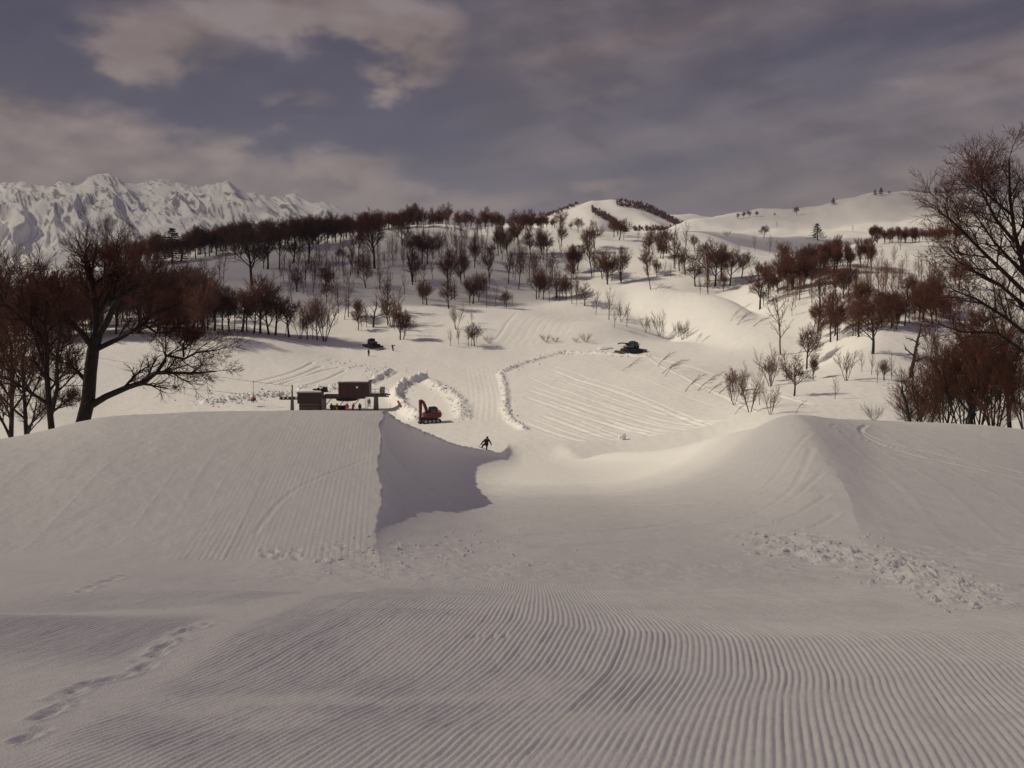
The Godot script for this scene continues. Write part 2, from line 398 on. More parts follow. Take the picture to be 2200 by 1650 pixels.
func groom(x: float, d: float) -> float:
	# ridges left by the tiller of the snow groomer
	var h := 0.0
	var u := x - at1(groove_way, d)
	if d < 19.0:
		var edge := -2.32 - at1(groove_way, 6.0) + 0.06 * n_mid.get_noise_2d(d * 0.8, 3.0)
		edge = -2.32
		var amp := 0.0
		var wob := 0.004 * n_small.get_noise_2d(x * 2.0, d * 2.0)
		if x > edge:
			amp = 0.0068 * smoothstep(edge, edge + 0.25, x)
			# the pass was wiped here and there
			var wipe := smoothstep(-0.1, 0.5, n_mid.get_noise_2d(x * 0.45 + 4.0, d * 1.1))
			amp *= 1.0 - 0.6 * wipe * smoothstep(6.6, 5.6, d) - 0.4 * wipe * smoothstep(9.0, 11.0, d)
			amp *= 1.0 - 0.8 * smoothstep(2.5, 6.5, x - 0.12 * d) * smoothstep(7.0, 10.0, d)
			amp *= smoothstep(17.0, 14.5, d)
		else:
			var left := smoothstep(-2.6, -2.85, x)
			amp = 0.0085 * left * smoothstep(6.0, 7.2, d) * smoothstep(9.4, 7.8, d) + 0.006 * left * smoothstep(9.6, 10.2, d) * smoothstep(13.5, 12.0, d) * smoothstep(-8.0, -4.5, x)
		amp *= 0.8 + 0.35 * n_mid.get_noise_2d(x * 0.9, d * 0.5)
		if amp > 0.0005:
			var ph := fposmod((u + wob) / 0.046, 1.0)
			var gap := (ph - 0.5) / 0.21
			var line := floori((u + wob) / 0.046)
			var bold := 1.0 + (0.35 if posmod(line * 7 + line / 5, 17) == 0 else 0.0) + 0.4 * n_fine.get_noise_2d(line * 3.7, d * 0.4)
			h += amp * (0.7 - 2.0 * bold * exp(-gap * gap))
			h += amp * 0.25 * n_fine.get_noise_2d(x * 14.0, d * 9.0)
		h += 0.0018 * n_fine.get_noise_2d(x * 12.0, d * 8.0)
		# scraped strip below the pipe
		var rough := smoothstep(14.8, 16.5, d) * smoothstep(21.0, 19.0, d)
		if rough > 0.0: h += rough * 0.03 * n_small.get_noise_2d(x * 1.6, d * 1.3) * smoothstep(-6.0, -3.5, x)
	elif d < 62.0:
		var ll := at1(lip_left, d)
		if x < ll:
			# left bank: passes up the bank, fine ribs near the lip
			var k := x - ll
			var fade := smoothstep(44.0, 34.0, d)
			var ribs := smoothstep(-4.8, -3.2, k) * smoothstep(0.0, -0.25, k)
			var ph2 := fposmod(k / 0.13, 1.0)
			h += fade * ribs * 0.011 * (sqrt(absf(sin(PI * ph2))) * 1.6 - 1.0) * (0.6 + 0.6 * n_mid.get_noise_2d(x * 0.4, d * 0.3))
			var w := fposmod(k * (1.0 - 0.006 * (d - 20.0)) + 0.55 * n_mid.get_noise_2d(k * 0.45, 2.0), 0.86) / 0.86
			h += fade * smoothstep(-0.3, -2.5, k) * 0.009 * exp(-pow((w - 0.5) * 13.0, 2.0)) * (0.5 + n_mid.get_noise_2d(k * 0.9, d * 0.12)) * smoothstep(-16.0, -9.0, k)
			h += fade * 0.035 * maxf(0.0, n_small.get_noise_2d(x * 0.55, d * 0.5)) * smoothstep(-3.0, -7.0, k) + fade * 0.012 * n_small.get_noise_2d(x * 2.2, d * 1.4) * smoothstep(-1.0, -5.0, k)
		else:
			var lr := at1(lip_right, d)
			if x > lr:
				var k2 := x - lr
				var w2 := fposmod(k2 * (1.0 + 0.004 * (d - 20.0)), 1.15) / 1.15
				h += 0.008 * exp(-pow((w2 - 0.5) * 12.0, 2.0)) * smoothstep(0.2, 1.0, k2) * smoothstep(9.0, 5.0, k2)
				h += 0.012 * n_small.get_noise_2d(x * 0.9, d * 0.5)
			else:
				h += 0.014 * n_small.get_noise_2d(x * 0.4, d * 1.6) + 0.02 * n_mid.get_noise_2d(x * 0.5, d * 0.25)
	return h

class Sheet:
	var s := PackedFloat32Array()
	var d := PackedFloat32Array()
	var h := PackedFloat32Array()
	var s0 := 0.0
	var ds := 0.0
	var first := 0      # index of the first fine column
	var fine := 0
	var add := 0.0      # columns meet this far behind the camera
	var k := 1.0        # 0: columns run side by side along the grooves, s in metres
	var off := PackedFloat32Array()

func make_sheet(rows: PackedFloat32Array, lo: float, hi: float, fine: int, along := false) -> Sheet:
	var sh := Sheet.new()
	var coarse := [1.7, 1.4, 1.15, 0.98, 0.86, 0.77, 0.71, 0.67, 0.645, 0.63, 0.62]
	if along:
		sh.k = 0.0; sh.add = 1.0
		coarse = []
		var reach := 30.0
		while reach > 0.15:
			coarse.append(reach); reach *= 0.93
	for d in rows: sh.off.append(at1(groove_way, d) if along else 0.0)
	for c in coarse:
		if not along and c > -lo + 0.01: sh.s.append(-c)
		elif along: sh.s.append(lo - c)
	sh.first = sh.s.size(); sh.fine = fine; sh.s0 = lo; sh.ds = (hi - lo) / (fine - 1)
	for k in fine: sh.s.append(lo + sh.ds * k)
	coarse.reverse()
	for c in coarse:
		if not along and c > hi + 0.01: sh.s.append(c)
		elif along: sh.s.append(hi + c)
	sh.d = rows
	var nc := sh.s.size()
	sh.h.resize(nc * rows.size())
	for j in rows.size():
		var r := row_at(rows[j])
		var d: float = rows[j]
		for i in nc:
			var x := sh.s[i] * (sh.k * d + sh.add) + sh.off[j]
			sh.h[j * nc + i] = base_height(r, x) + detail(x, d) + (groom(x, d) if d < 62.0 else 0.0)
	return sh

func sheet_mesh(sh: Sheet) -> ArrayMesh:
	var nc := sh.s.size(); var nr := sh.d.size()
	var v := PackedVector3Array(); v.resize(nc * nr)
	var n := PackedVector3Array(); n.resize(nc * nr)
	for j in nr:
		var d := sh.d[j]
		for i in nc: v[j * nc + i] = Vector3(sh.s[i] * (sh.k * d + sh.add) + sh.off[j], sh.h[j * nc + i], -d)
	for j in nr:
		var ja := maxi(j - 1, 0) * nc; var jb := mini(j + 1, nr - 1) * nc
		for i in nc:
			var ta := v[j * nc + mini(i + 1, nc - 1)] - v[j * nc + maxi(i - 1, 0)]
			var tb := v[jb + i] - v[ja + i]
			n[j * nc + i] = ta.cross(tb).normalized()
	var ix := PackedInt32Array(); ix.resize((nc - 1) * (nr - 1) * 6)
	var k := 0
	for j in nr - 1:
		for i in nc - 1:
			var a := j * nc + i
			ix[k] = a; ix[k + 1] = a + nc; ix[k + 2] = a + 1
			ix[k + 3] = a + 1; ix[k + 4] = a + nc; ix[k + 5] = a + nc + 1
			k += 6
	var ar := []; ar.resize(Mesh.ARRAY_MAX)
	ar[Mesh.ARRAY_VERTEX] = v; ar[Mesh.ARRAY_NORMAL] = n; ar[Mesh.ARRAY_INDEX] = ix
	var m := ArrayMesh.new(); m.add_surface_from_arrays(Mesh.PRIMITIVE_TRIANGLES, ar)
	return m

# press a round or long dent (or raise a lump) into a sheet
func stamp(sh: Sheet, x: float, d: float, rx: float, rd: float, deep: float, turn := 0.0, rough := 0.0):
	var reach := maxf(rx, rd) * 1.9
	var nc := sh.s.size()
	var j0 := sh.d.bsearch(d - reach); var j1 := sh.d.bsearch(d + reach)
	var ct := cos(turn); var st := sin(turn)
	for j in range(j0, mini(j1, sh.d.size())):
		var dd := sh.d[j]
		var i0 := clampi(int(((x - reach - sh.off[j]) / (sh.k * dd + sh.add) - sh.s0) / sh.ds), 0, sh.fine); var i1 := clampi(int(((x + reach - sh.off[j]) / (sh.k * dd + sh.add) - sh.s0) / sh.ds) + 1, 0, sh.fine)
		for i in range(sh.first + i0, sh.first + i1):
			var ex := sh.s[i] * (sh.k * dd + sh.add) + sh.off[j] - x; var ed := dd - d
			var a := (ex * ct + ed * st) / rx; var b := (-ex * st + ed * ct) / rd
			var q := a * a + b * b
			if q < 3.6:
				var g := exp(-q * 2.2) - 0.28 * exp(-pow(sqrt(q) - 1.15, 2.0) * 9.0)
				var nn := 1.0
				if rough > 0.0: nn += rough * n_small.get_noise_2d((x + ex) * 7.0 / rx * 0.3, (d + ed) * 7.0 / rx * 0.3)
				sh.h[j * nc + i] += deep * g * nn

# a furrow (deep < 0) or ridge along a line on the ground
func furrow(sh: Sheet, pts: Array, width: float, deep: float, rim := 0.35, rough := 0.0):
	var nc := sh.s.size()
	for k in pts.size() - 1:
		var a: Vector2 = pts[k]; var b: Vector2 = pts[k + 1]
		var ab := b - a; var l2 := ab.length_squared()
		var reach := width * 2.2
		var j0 := sh.d.bsearch(minf(a.y, b.y) - reach); var j1 := mini(sh.d.bsearch(maxf(a.y, b.y) + reach), sh.d.size())
		for j in range(j0, j1):
			var dd := sh.d[j]
			var i0 := clampi(int(((minf(a.x, b.x) - reach - sh.off[j]) / (sh.k * dd + sh.add) - sh.s0) / sh.ds), 0, sh.fine); var i1 := clampi(int(((maxf(a.x, b.x) + reach - sh.off[j]) / (sh.k * dd + sh.add) - sh.s0) / sh.ds) + 1, 0, sh.fine)
			for i in range(sh.first + i0, sh.first + i1):
				var p := Vector2(sh.s[i] * (sh.k * dd + sh.add) + sh.off[j], dd)
				var t := (p - a).dot(ab) / l2
				if t < 0.0 or t >= 1.0: continue
				var q := (p - a).cross(ab) / sqrt(l2) / width
				if absf(q) > 2.2: continue
				var fade := 1.0
				if k == 0: fade *= smoothstep(0.0, 0.5, t)
				if k == pts.size() - 2: fade *= smoothstep(1.0, 0.5, t)
				var g := exp(-q * q * 2.2) - rim * exp(-pow(absf(q) - 1.2, 2.0) * 6.0)
				if rough > 0.0: g *= 1.0 + rough * n_small.get_noise_2d(p.x * 0.45, p.y * 0.45)
				sh.h[j * nc + i] += deep * g * fade

func on_land(list: Array, from := 20.0) -> Array:
	var out := []
	for p in list:
		var v := land(p[0], p[1], from)
		out.append(Vector2(v.x, -v.z))
	# smooth the line a little
	var fine := []
	for k in out.size() - 1:
		var p0: Vector2 = out[maxi(k - 1, 0)]; var p1: Vector2 = out[k]; var p2: Vector2 = out[k + 1]; var p3: Vector2 = out[mini(k + 2, out.size() - 1)]
		for q in 4: fine.append(p1.cubic_interpolate(p2, p0, p3, q / 4.0))
	fine.append(out[-1])
	return fine

func spaced(a: float, b: float, n: int, power: float) -> PackedFloat32Array:
	var out := PackedFloat32Array()
	var wa := pow(a, power); var wb := pow(b, power)
	for k in n: out.append(pow(lerpf(wa, wb, k / float(n - 1)), 1.0 / power))
	return out

var front_sheet: Sheet
var near_sheet: Sheet
var pipe_sheet: Sheet
var hill_sheet: Sheet

func make_terrain():
	prepare_land()
	front_sheet = make_sheet(spaced(2.6, 9.26, 122, -0.6), -7.4, 3.5, 1300, true)
	near_sheet = make_sheet(spaced(9.2, 20.06, 150, -0.5), -8.8, 7.4, 1380, true)
	for i in near_sheet.s.size(): near_sheet.h[i] -= 0.02
	pipe_sheet = make_sheet(spaced(20.0, 140.6, 230, -0.5), -0.565, 0.565, 920)
	var rows := spaced(140.0, 290.0, 210, 0.6)
	var mid := spaced(290.0, 470.0, 85, 0.6)
	mid.remove_at(0); rows.append_array(mid)
	var more := spaced(470.0, 1580.0, 46, -0.3)
	more.remove_at(0); rows.append_array(more)
	hill_sheet = make_sheet(rows, -0.565, 0.565, 780)
	for i in pipe_sheet.s.size(): pipe_sheet.h[i] -= 0.05
	for i in hill_sheet.s.size(): hill_sheet.h[i] -= 0.1
	mark_snow()
	for a in [["groomed_snow", front_sheet, M.snow], ["lower_groomed_snow", near_sheet, M.snow], ["half_pipe_slope", pipe_sheet, M.snow], ["snow_hills", hill_sheet, M.snow_far]]:
		var o := part(a[0], sheet_mesh(a[1]), a[2], self)
		tag(o, "", "", "", "structure")
	# the slope goes on behind and beside the photographer
	var st := SurfaceTool.new(); st.begin(Mesh.PRIMITIVE_TRIANGLES)
	var nx := 41; var nz := 21
	for j in nz:
		for i in nx:
			var x := lerpf(-80, 80, i / 40.0); var z := lerpf(-20.0, 70.0, j / 20.0)
			var y := -1.6 + 0.12 * z
			if z < 0.0: y = height(x, -z) - (0.25 if absf(x) < 1.9 * -z + 6.0 else 0.05)
			else: y -= 0.05 + 0.2 * smoothstep(6.0, 0.0, z)
			st.set_smooth_group(0); st.add_vertex(Vector3(x, y, z))
	for j in nz - 1:
		for i in nx - 1:
			var a := j * nx + i
			for q in [a, a + 1, a + nx, a + 1, a + nx + 1, a + nx]: st.add_index(q)
	st.generate_normals()
	tag(part("upper_slope", st.commit(), M.snow, self), "", "", "", "structure")

func sheet_at(d: float) -> Sheet:
	return front_sheet if d < 9.2 else near_sheet if d < 20.0 else pipe_sheet if d < 140.0 else hill_sheet

func mark_snow():
	# footprints going up past the photographer on the left
	var feet := [[25, 1585], [75, 1540], [105, 1520], [150, 1500], [185, 1482], [212, 1468], [240, 1462], [285, 1432], [318, 1405], [335, 1392], [362, 1384], [398, 1362], [412, 1352], [440, 1344]]
	var k := 0
	for f in feet:
		var p := land(f[0], f[1], 3.0)
		stamp(sheet_at(-p.z), p.x + rng.randf_range(-0.11, 0.11), -p.z + rng.randf_range(-0.06, 0.06), rng.randf_range(0.04, 0.075), rng.randf_range(0.10, 0.22), rng.randf_range(-0.035, -0.015), rng.randf_range(-0.5, 0.0), 0.8)
		stamp(sheet_at(-p.z), p.x + rng.randf_range(-0.1, 0.1), -p.z + 0.16, 0.06, 0.08, -0.015, 0.4, 0.6)
		k += 1
	for i in 13:
		var p := land(180.0 + i * 9.0, 1268.0 - i * 3.4 + rng.randf_range(-3, 3), 5.0)
		stamp(sheet_at(-p.z), p.x, -p.z, 0.10, 0.15, -0.025, 0.5, 0.6)
	for i in 6:
		var p := land(1012.0 + i * 15.0, 1368.0 + rng.randf_range(-3, 3), 4.0)
		stamp(sheet_at(-p.z), p.x, -p.z, 0.035, 0.07, -0.02, 0.6)
	# broken crust in front of the pipe's left wall and at the foot of the right one
	for i in 130:
		var p := land(rng.randf_range(690, 1120), rng.randf_range(1165, 1245), 10.0)
		stamp(sheet_at(-p.z), p.x, -p.z, rng.randf_range(0.06, 0.22), rng.randf_range(0.06, 0.22), rng.randf_range(-0.03, 0.03), rng.randf_range(0, 3.0), 1.0)
	for i in 240:
		var t := rng.randf()
		var cx := lerpf(1640, 2110, t); var cy := lerpf(1165, 1280, t * t * 0.6 + 0.4 * t)
		var p := land(cx + rng.randf_range(-60, 60), cy + rng.randf_range(-26, 26), 9.0)
		stamp(sheet_at(-p.z), p.x, -p.z, rng.randf_range(0.12, 0.4), rng.randf_range(0.12, 0.35), rng.randf_range(0.01, 0.045), rng.randf_range(0, 3.0), 1.0)
	for i in 10:
		var p := land(rng.randf_range(565, 640), rng.randf_range(1180, 1200), 10.0)
		stamp(sheet_at(-p.z), p.x, -p.z, 0.12, 0.2, -0.035, 0.4, 0.9)
	# thin track across the left bank, ski tracks over the right bank, lines carved in the right wall
	furrow(pipe_sheet, on_land([[545, 1150], [610, 1070], [690, 1025], [800, 980]]), 0.10, -0.018)
	for o in [0.0, 13.0]:
		furrow(pipe_sheet, on_land([[2200, 1018.0 + o], [2050, 985.0 + o], [1920, 955.0 + o * 0.8], [1850, 925.0 + o * 0.5], [1862, 913.0]]), 0.13, -0.03)
	furrow(pipe_sheet, on_land([[1990, 975], [1860, 945], [1790, 920], [1795, 912]]), 0.11, -0.02)
	for a in [[[1745, 960], [1700, 1050], [1600, 1110], [1500, 1130]], [[1740, 930], [1650, 1040], [1540, 1085], [1450, 1095]], [[1690, 950], [1610, 1030], [1500, 1070]], [[1780, 1060], [1700, 1110], [1560, 1140]], [[1100, 1150], [1300, 1140], [1480, 1115]], [[1080, 1050], [1250, 1060], [1450, 1050]], [[1770, 1010], [1690, 1080], [1560, 1120], [1400, 1140]], [[1720, 1000], [1640, 1060], [1520, 1100]], [[1300, 1120], [1500, 1110], [1660, 1070]], [[1120, 1090], [1300, 1085], [1500, 1080]], [[1130, 1175], [1350, 1165], [1560, 1150], [1700, 1110]], [[1660, 935], [1590, 1000], [1470, 1040]], [[1800, 1100], [1740, 1135], [1600, 1160]]]:
		furrow(pipe_sheet, on_land(a), 0.17, -0.03)
	# furrows and banks in the basin
	var h := hill_sheet
	for a in [[[545, 822], [600, 808], [640, 795], [675, 778]], [[570, 826], [640, 808], [695, 785]], [[600, 826], [660, 806], [735, 788]], [[640, 832], [700, 815], [745, 795]], [[790, 830], [820, 815], [845, 798]]]:
		furrow(h, on_land(a, 150.0), 0.7, -0.30, 0.45, 0.0)
	furrow(h, on_land([[790, 826], [815, 812], [842, 797]], 150.0), 1.6, 0.9, 0.2, 0.6)
	for i in 26:
		var y0 := 772.0 + i * 6.0 + rng.randf_range(-2, 2)
		var x0 := 1180.0 + rng.randf_range(-60, 80)
		var l := rng.randf_range(200, 440)
		furrow(h, on_land([[x0, y0], [x0 + l * 0.5, y0 + l * 0.17], [x0 + l, y0 + l * 0.36]], 135.0), rng.randf_range(0.35, 0.7), rng.randf_range(-0.11, -0.02), 0.6)
	furrow(h, on_land([[1400, 765], [1500, 792], [1600, 822], [1700, 856], [1790, 890]], 135.0), 0.6, 0.12, 0.5)
	furrow(h, on_land([[1395, 770], [1450, 800], [1560, 852], [1640, 890]], 135.0), 0.5, 0.12, 0.5)
	for i in 9:
		var x1 := 1060.0 + i * 17.0
		furrow(h, on_land([[x1, 742.0 - absf(i - 4.0)], [x1 + 26, 705], [x1 + 55, 676.0 + i * 0.5]], 200.0), 0.5, -0.06, 0.6)
	furrow(h, on_land([[1050, 742], [1085, 700], [1112, 670]], 200.0), 0.5, -0.2, 0.4)
	for i in 7:
		furrow(h, on_land([[1000.0 + i * 13, 905], [1010.0 + i * 11, 850], [1000.0 + i * 10, 790]], 135.0), 0.4, -0.03, 0.5)
	# edge between the lane and the field to its right, and the ridge pushed up by the groomer
	furrow(h, on_land([[1130, 925], [1098, 905], [1084, 880], [1086, 845], [1074, 800]], 135.0), 1.0, 0.5, 0.0, 0.7)
	furrow(h, on_land([[1074, 800], [1120, 782], [1180, 765], [1215, 758], [1300, 761], [1400, 768]], 135.0), 1.1, 0.5, 0.0, 0.9)
	# banks around the pit
	furrow(h, on_land([[900, 905], [868, 880], [848, 852], [862, 832], [880, 824], [915, 812]], 140.0), 1.7, 1.5, 0.0, 0.7)
	furrow(h, on_land([[992, 900], [990, 870], [970, 848], [940, 832], [920, 818]], 140.0), 2.0, 0.8, 0.0, 0.8)
	furrow(h, on_land([[430, 865], [500, 858], [560, 852], [610, 848]], 140.0), 2.0, 0.6, 0.0, 0.9)
	furrow(h, on_land([[640, 835], [700, 836], [760, 828]], 140.0), 2.0, 0.6, 0.0, 0.9)

# ---------------------------------------------------------------- trees
class Wood:
	var v := PackedVector3Array()
	var n := PackedVector3Array()
	var ix := PackedInt32Array()
	func tube(pts: PackedVector3Array, radii: PackedFloat32Array, sides: int):
		var first := v.size()
		var dir := (pts[1] - pts[0]).normalized()
		var side := dir.cross(Vector3(0.31, 0.2, 0.93)).normalized()
		for k in pts.size():
			if k < pts.size() - 1: dir = (pts[k + 1] - pts[maxi(k - 1, 0)]).normalized()
			side = (side - dir * side.dot(dir)).normalized()
			var up := dir.cross(side)
			for q in sides:
				var a := TAU * q / sides
				var o := side * cos(a) + up * sin(a)
				v.append(pts[k] + o * radii[k]); n.append(o)
		for k in pts.size() - 1:
			for q in sides:
				var a0 := first + k * sides + q; var a1 := first + k * sides + (q + 1) % sides
				ix.append_array(PackedInt32Array([a0, a0 + sides, a1, a1, a0 + sides, a1 + sides]))
	func twig(a: Vector3, b: Vector3, r: float):
		var dir := (b - a).normalized()
		var side := dir.cross(Vector3(0.31, 0.2, 0.93)).normalized()
		var up := dir.cross(side)
		var first := v.size()
		for q in 3:
			var o := side * cos(TAU * q / 3.0) + up * sin(TAU * q / 3.0)
			v.append(a + o * r); n.append(o)
		v.append(b); n.append(dir)
		ix.append_array(PackedInt32Array([first, first + 3, first + 1, first + 1, first + 3, first + 2, first + 2, first + 3, first]))
	func mesh(s := 1.0) -> ArrayMesh:
		if s != 1.0:
			for k in v.size(): v[k] *= s
		var ar := []; ar.resize(Mesh.ARRAY_MAX)
		ar[Mesh.ARRAY_VERTEX] = v; ar[Mesh.ARRAY_NORMAL] = n; ar[Mesh.ARRAY_INDEX] = ix
		var m := ArrayMesh.new(); m.add_surface_from_arrays(Mesh.PRIMITIVE_TRIANGLES, ar)
		return m

# a bare tree: p holds kids (children per level), spread, ratio, up, wig, twig_r, first (where limbs start), twig_level
func grow(trunk: Wood, crown: Wood, at: Vector3, dir: Vector3, length: float, rad: float, level: int, p: Dictionary):
	var last: int = p.kids.size()
	if level >= last:
		var b := at + dir * length
		crown.twig(at, b, minf(p.twig_r, maxf(rad, p.twig_r * 0.7)))
		return
	var segs := 5 if level == 0 else (4 if level == 1 else 3)
	var pts := PackedVector3Array([at]); var rr := PackedFloat32Array([rad])
	var here := at; var way := dir
	var wig: float = p.wig * (0.45 if level == 0 else 1.0)
	for k in segs:
		way = (way + Vector3(rng.randf_range(-1, 1), rng.randf_range(-0.8, 0.8), rng.randf_range(-1, 1)) * wig + Vector3.UP * p.up * (0.3 if level == 0 else 1.0) + p.get("lean", Vector3.ZERO) * 0.2).normalized()
		here += way * length / segs
		pts.append(here); rr.append(rad * lerpf(1.0, 0.42, (k + 1.0) / segs))
	if level < last - 1: trunk.tube(pts, rr, 7 if level == 0 else (5 if level == 1 else 3))
	else: crown.tube(pts, rr, 3)
	sprout(trunk, crown, pts, rr, level, length, p)

func sprout(trunk: Wood, crown: Wood, pts: PackedVector3Array, rr: PackedFloat32Array, level: int, length: float, p: Dictionary):
	var segs := pts.size() - 1
	var count: int = p.kids[level]
	var start: float = p.first if level == 0 else p.get("bare", 0.18)
	var turn := rng.randf() * TAU
	for c in count:
		var t := lerpf(start, 1.0, (c + 0.5 + rng.randf_range(-0.35, 0.35)) / count)
		if c == count - 1: t = 1.0
		var k := mini(int(t * segs), segs - 1)
		var f := t * segs - k
		var o := pts[k].lerp(pts[k + 1], f); var r0 := lerpf(rr[k], rr[k + 1], f)
		var way := (pts[k + 1] - pts[k]).normalized()
		var side := way.cross(Vector3(0.1, 0.3, 0.95)).normalized()
		turn += 2.4 + rng.randf_range(-0.5, 0.5)
		side = side.rotated(way, turn)
		var ang: float = p.spread * rng.randf_range(0.65, 1.25)
		if c == count - 1: ang *= 0.4
		var kid := (way * cos(ang) + side * sin(ang)).normalized()
		var kl: float = length * p.ratio * rng.randf_range(0.7, 1.15) * (1.0 - 0.35 * t if level == 0 else 1.0 - 0.25 * t)
		grow(trunk, crown, o, kid, kl, maxf(r0 * 0.62, p.twig_r), level + 1, p)

var protos := {}
func proto(kind: String, seed: int, p: Dictionary, stems := 1):
	rng.seed = seed
	var trunk := Wood.new(); var crown := Wood.new()
	for s in stems:
		var dir := Vector3(rng.randf_range(-0.06, 0.06), 1, rng.randf_range(-0.06, 0.06))
		var at := Vector3.ZERO
		if stems > 1:
			var a := TAU * s / stems + rng.randf_range(-0.4, 0.4)
			dir = Vector3(cos(a) * p.open, 1, sin(a) * p.open) * rng.randf_range(0.8, 1.1)
			at = Vector3(cos(a), 0, sin(a)) * 0.12
		dir += p.get("lean", Vector3.ZERO)
		grow(trunk, crown, at + Vector3(0, -0.25, 0), dir.normalized(), p.length * rng.randf_range(0.9, 1.1), p.rad, 0, p)
	var top := 0.1
	for q in crown.v: top = maxf(top, q.y)
	if not protos.has(kind): protos[kind] = []
	protos[kind].append([trunk.mesh(1.0 / top), crown.mesh(1.0 / top)])      # one metre tall, scaled when planted

func make_protos():
	# broad crowned beeches
	for k in 4:
		proto("broad", 100 + k, {"kids": [7, 7, 7, 8], "spread": [0.60, 0.72, 0.66, 0.80][k], "ratio": [0.74, 0.70, 0.78, 0.66][k], "up": [0.15, 0.10, 0.12, 0.08][k], "wig": 0.19, "twig_r": 0.016, "first": [0.30, 0.36, 0.25, 0.34][k], "length": 4.3, "rad": 0.135})
	# taller, oval
	for k in 3:
		proto("tall", 200 + k, {"kids": [11, 6, 6, 7], "spread": 0.66, "ratio": 0.50, "up": 0.14, "wig": 0.14, "twig_r": 0.016, "first": 0.32, "length": 7.0, "rad": 0.13})
	# thin, see-through young trees
	for k in 3:
		proto("thin", 300 + k, {"kids": [12, 6, 7], "spread": 0.72, "ratio": 0.40, "up": 0.12, "wig": 0.16, "twig_r": 0.018, "first": 0.28, "length": 6.5, "rad": 0.10})
	for k in 2:
		proto("clump", 400 + k, {"kids": [9, 6, 7], "spread": 0.6, "ratio": 0.46, "up": 0.10, "wig": 0.16, "twig_r": 0.018, "first": 0.3, "length": 5.5, "rad": 0.075, "open": 0.34}, 4)
	for k in 2:
		proto("bush", 500 + k, {"kids": [6, 6], "spread": 0.42, "ratio": 0.55, "up": 0.03, "wig": 0.10, "twig_r": 0.03, "first": 0.2, "length": 7.0, "rad": 0.06, "open": 0.85}, 13)
	for k in 3:
		proto("bent", 600 + k, {"kids": [8, 5, 4], "spread": 0.42, "ratio": 0.42, "up": -0.02, "wig": 0.12, "twig_r": 0.022, "first": 0.35, "length": 8.0, "rad": 0.085, "lean": Vector3(0.75, 0, 0.1)})
	for k in 2:
		proto("crooked", 700 + k, {"kids": [7, 5, 4, 4], "spread": 0.95, "ratio": 0.36, "up": 0.06, "wig": 0.42, "twig_r": 0.022, "first": 0.3, "length": 8.0, "rad": 0.34})
	# near trees, finer twigs
	for k in 2:
		proto("near", 800 + k, {"kids": [9, 7, 6, 5, 5], "spread": 0.70, "ratio": 0.64, "up": 0.11, "wig": 0.18, "twig_r": 0.0085, "first": 0.18, "length": 5.5, "rad": 0.15})
	for k in 2:
		proto("thicket", 850 + k, {"kids": [7, 6, 6, 5], "spread": 0.62, "ratio": 0.60, "up": 0.07, "wig": 0.2, "twig_r": 0.011, "first": 0.2, "length": 5.0, "rad": 0.08, "open": 0.32}, 6)
	# conifers: whorls of drooping boughs covered in needle sprays
	for k in 2:
		rng.seed = 900 + k
		var trunk := Wood.new(); var crown := Wood.new()
		trunk.tube(PackedVector3Array([Vector3(0, -0.3, 0), Vector3(0.05, 4, 0), Vector3(0, 9.6, 0)]), PackedFloat32Array([0.22, 0.13, 0.03]), 6)
		for w in 15:
			var y := 1.6 + w * 0.54
			var reach := lerpf(3.3, 0.5, pow(w / 14.0, 0.8)) * (1.25 if k == 1 else 0.85)
			for b in 7:
				var a := rng.randf() * TAU
				var l := reach * rng.randf_range(0.6, 1.1)
				var tip := Vector3(cos(a) * l, y - 0.12 * l + rng.randf_range(-0.1, 0.35), sin(a) * l)
				var root := Vector3(0, y, 0)
				crown.twig(root, tip, 0.05)
				for s in 16:
					var o := root.lerp(tip, rng.randf_range(0.15, 1.0))
					crown.twig(o, o + Vector3(rng.randf_range(-1, 1), rng.randf_range(-0.5, 0.7), rng.randf_range(-1, 1)).normalized() * rng.randf_range(0.25, 0.6), 0.11)
		var name2 := "conifer" if k == 0 else "pine"
		protos[name2] = [[trunk.mesh(0.1), crown.mesh(0.1)]]
	rng.seed = 4242

const NTH := ["", "first", "second", "third", "fourth", "fifth", "sixth", "seventh", "eighth", "ninth", "tenth", "eleventh", "twelfth", "thirteenth", "fourteenth", "fifteenth", "sixteenth", "seventeenth", "eighteenth", "nineteenth", "twentieth"]
const LOOK := {"broad": "broad-crowned bare", "tall": "tall bare", "thin": "thin bare", "clump": "many-stemmed bare", "bush": "low fan-shaped bare", "bent": "bent leaning bare", "crooked": "crooked dark bare", "conifer": "dark evergreen", "pine": "dark evergreen", "near": "large bare", "thicket": "bushy bare"}

func nth(k: int) -> String:
	if k <= 20: return NTH[k]
	if k == 30: return "thirtieth"
	return ("twenty-" + NTH[k - 20]) if k < 30 else ("thirty-" + NTH[k - 30])

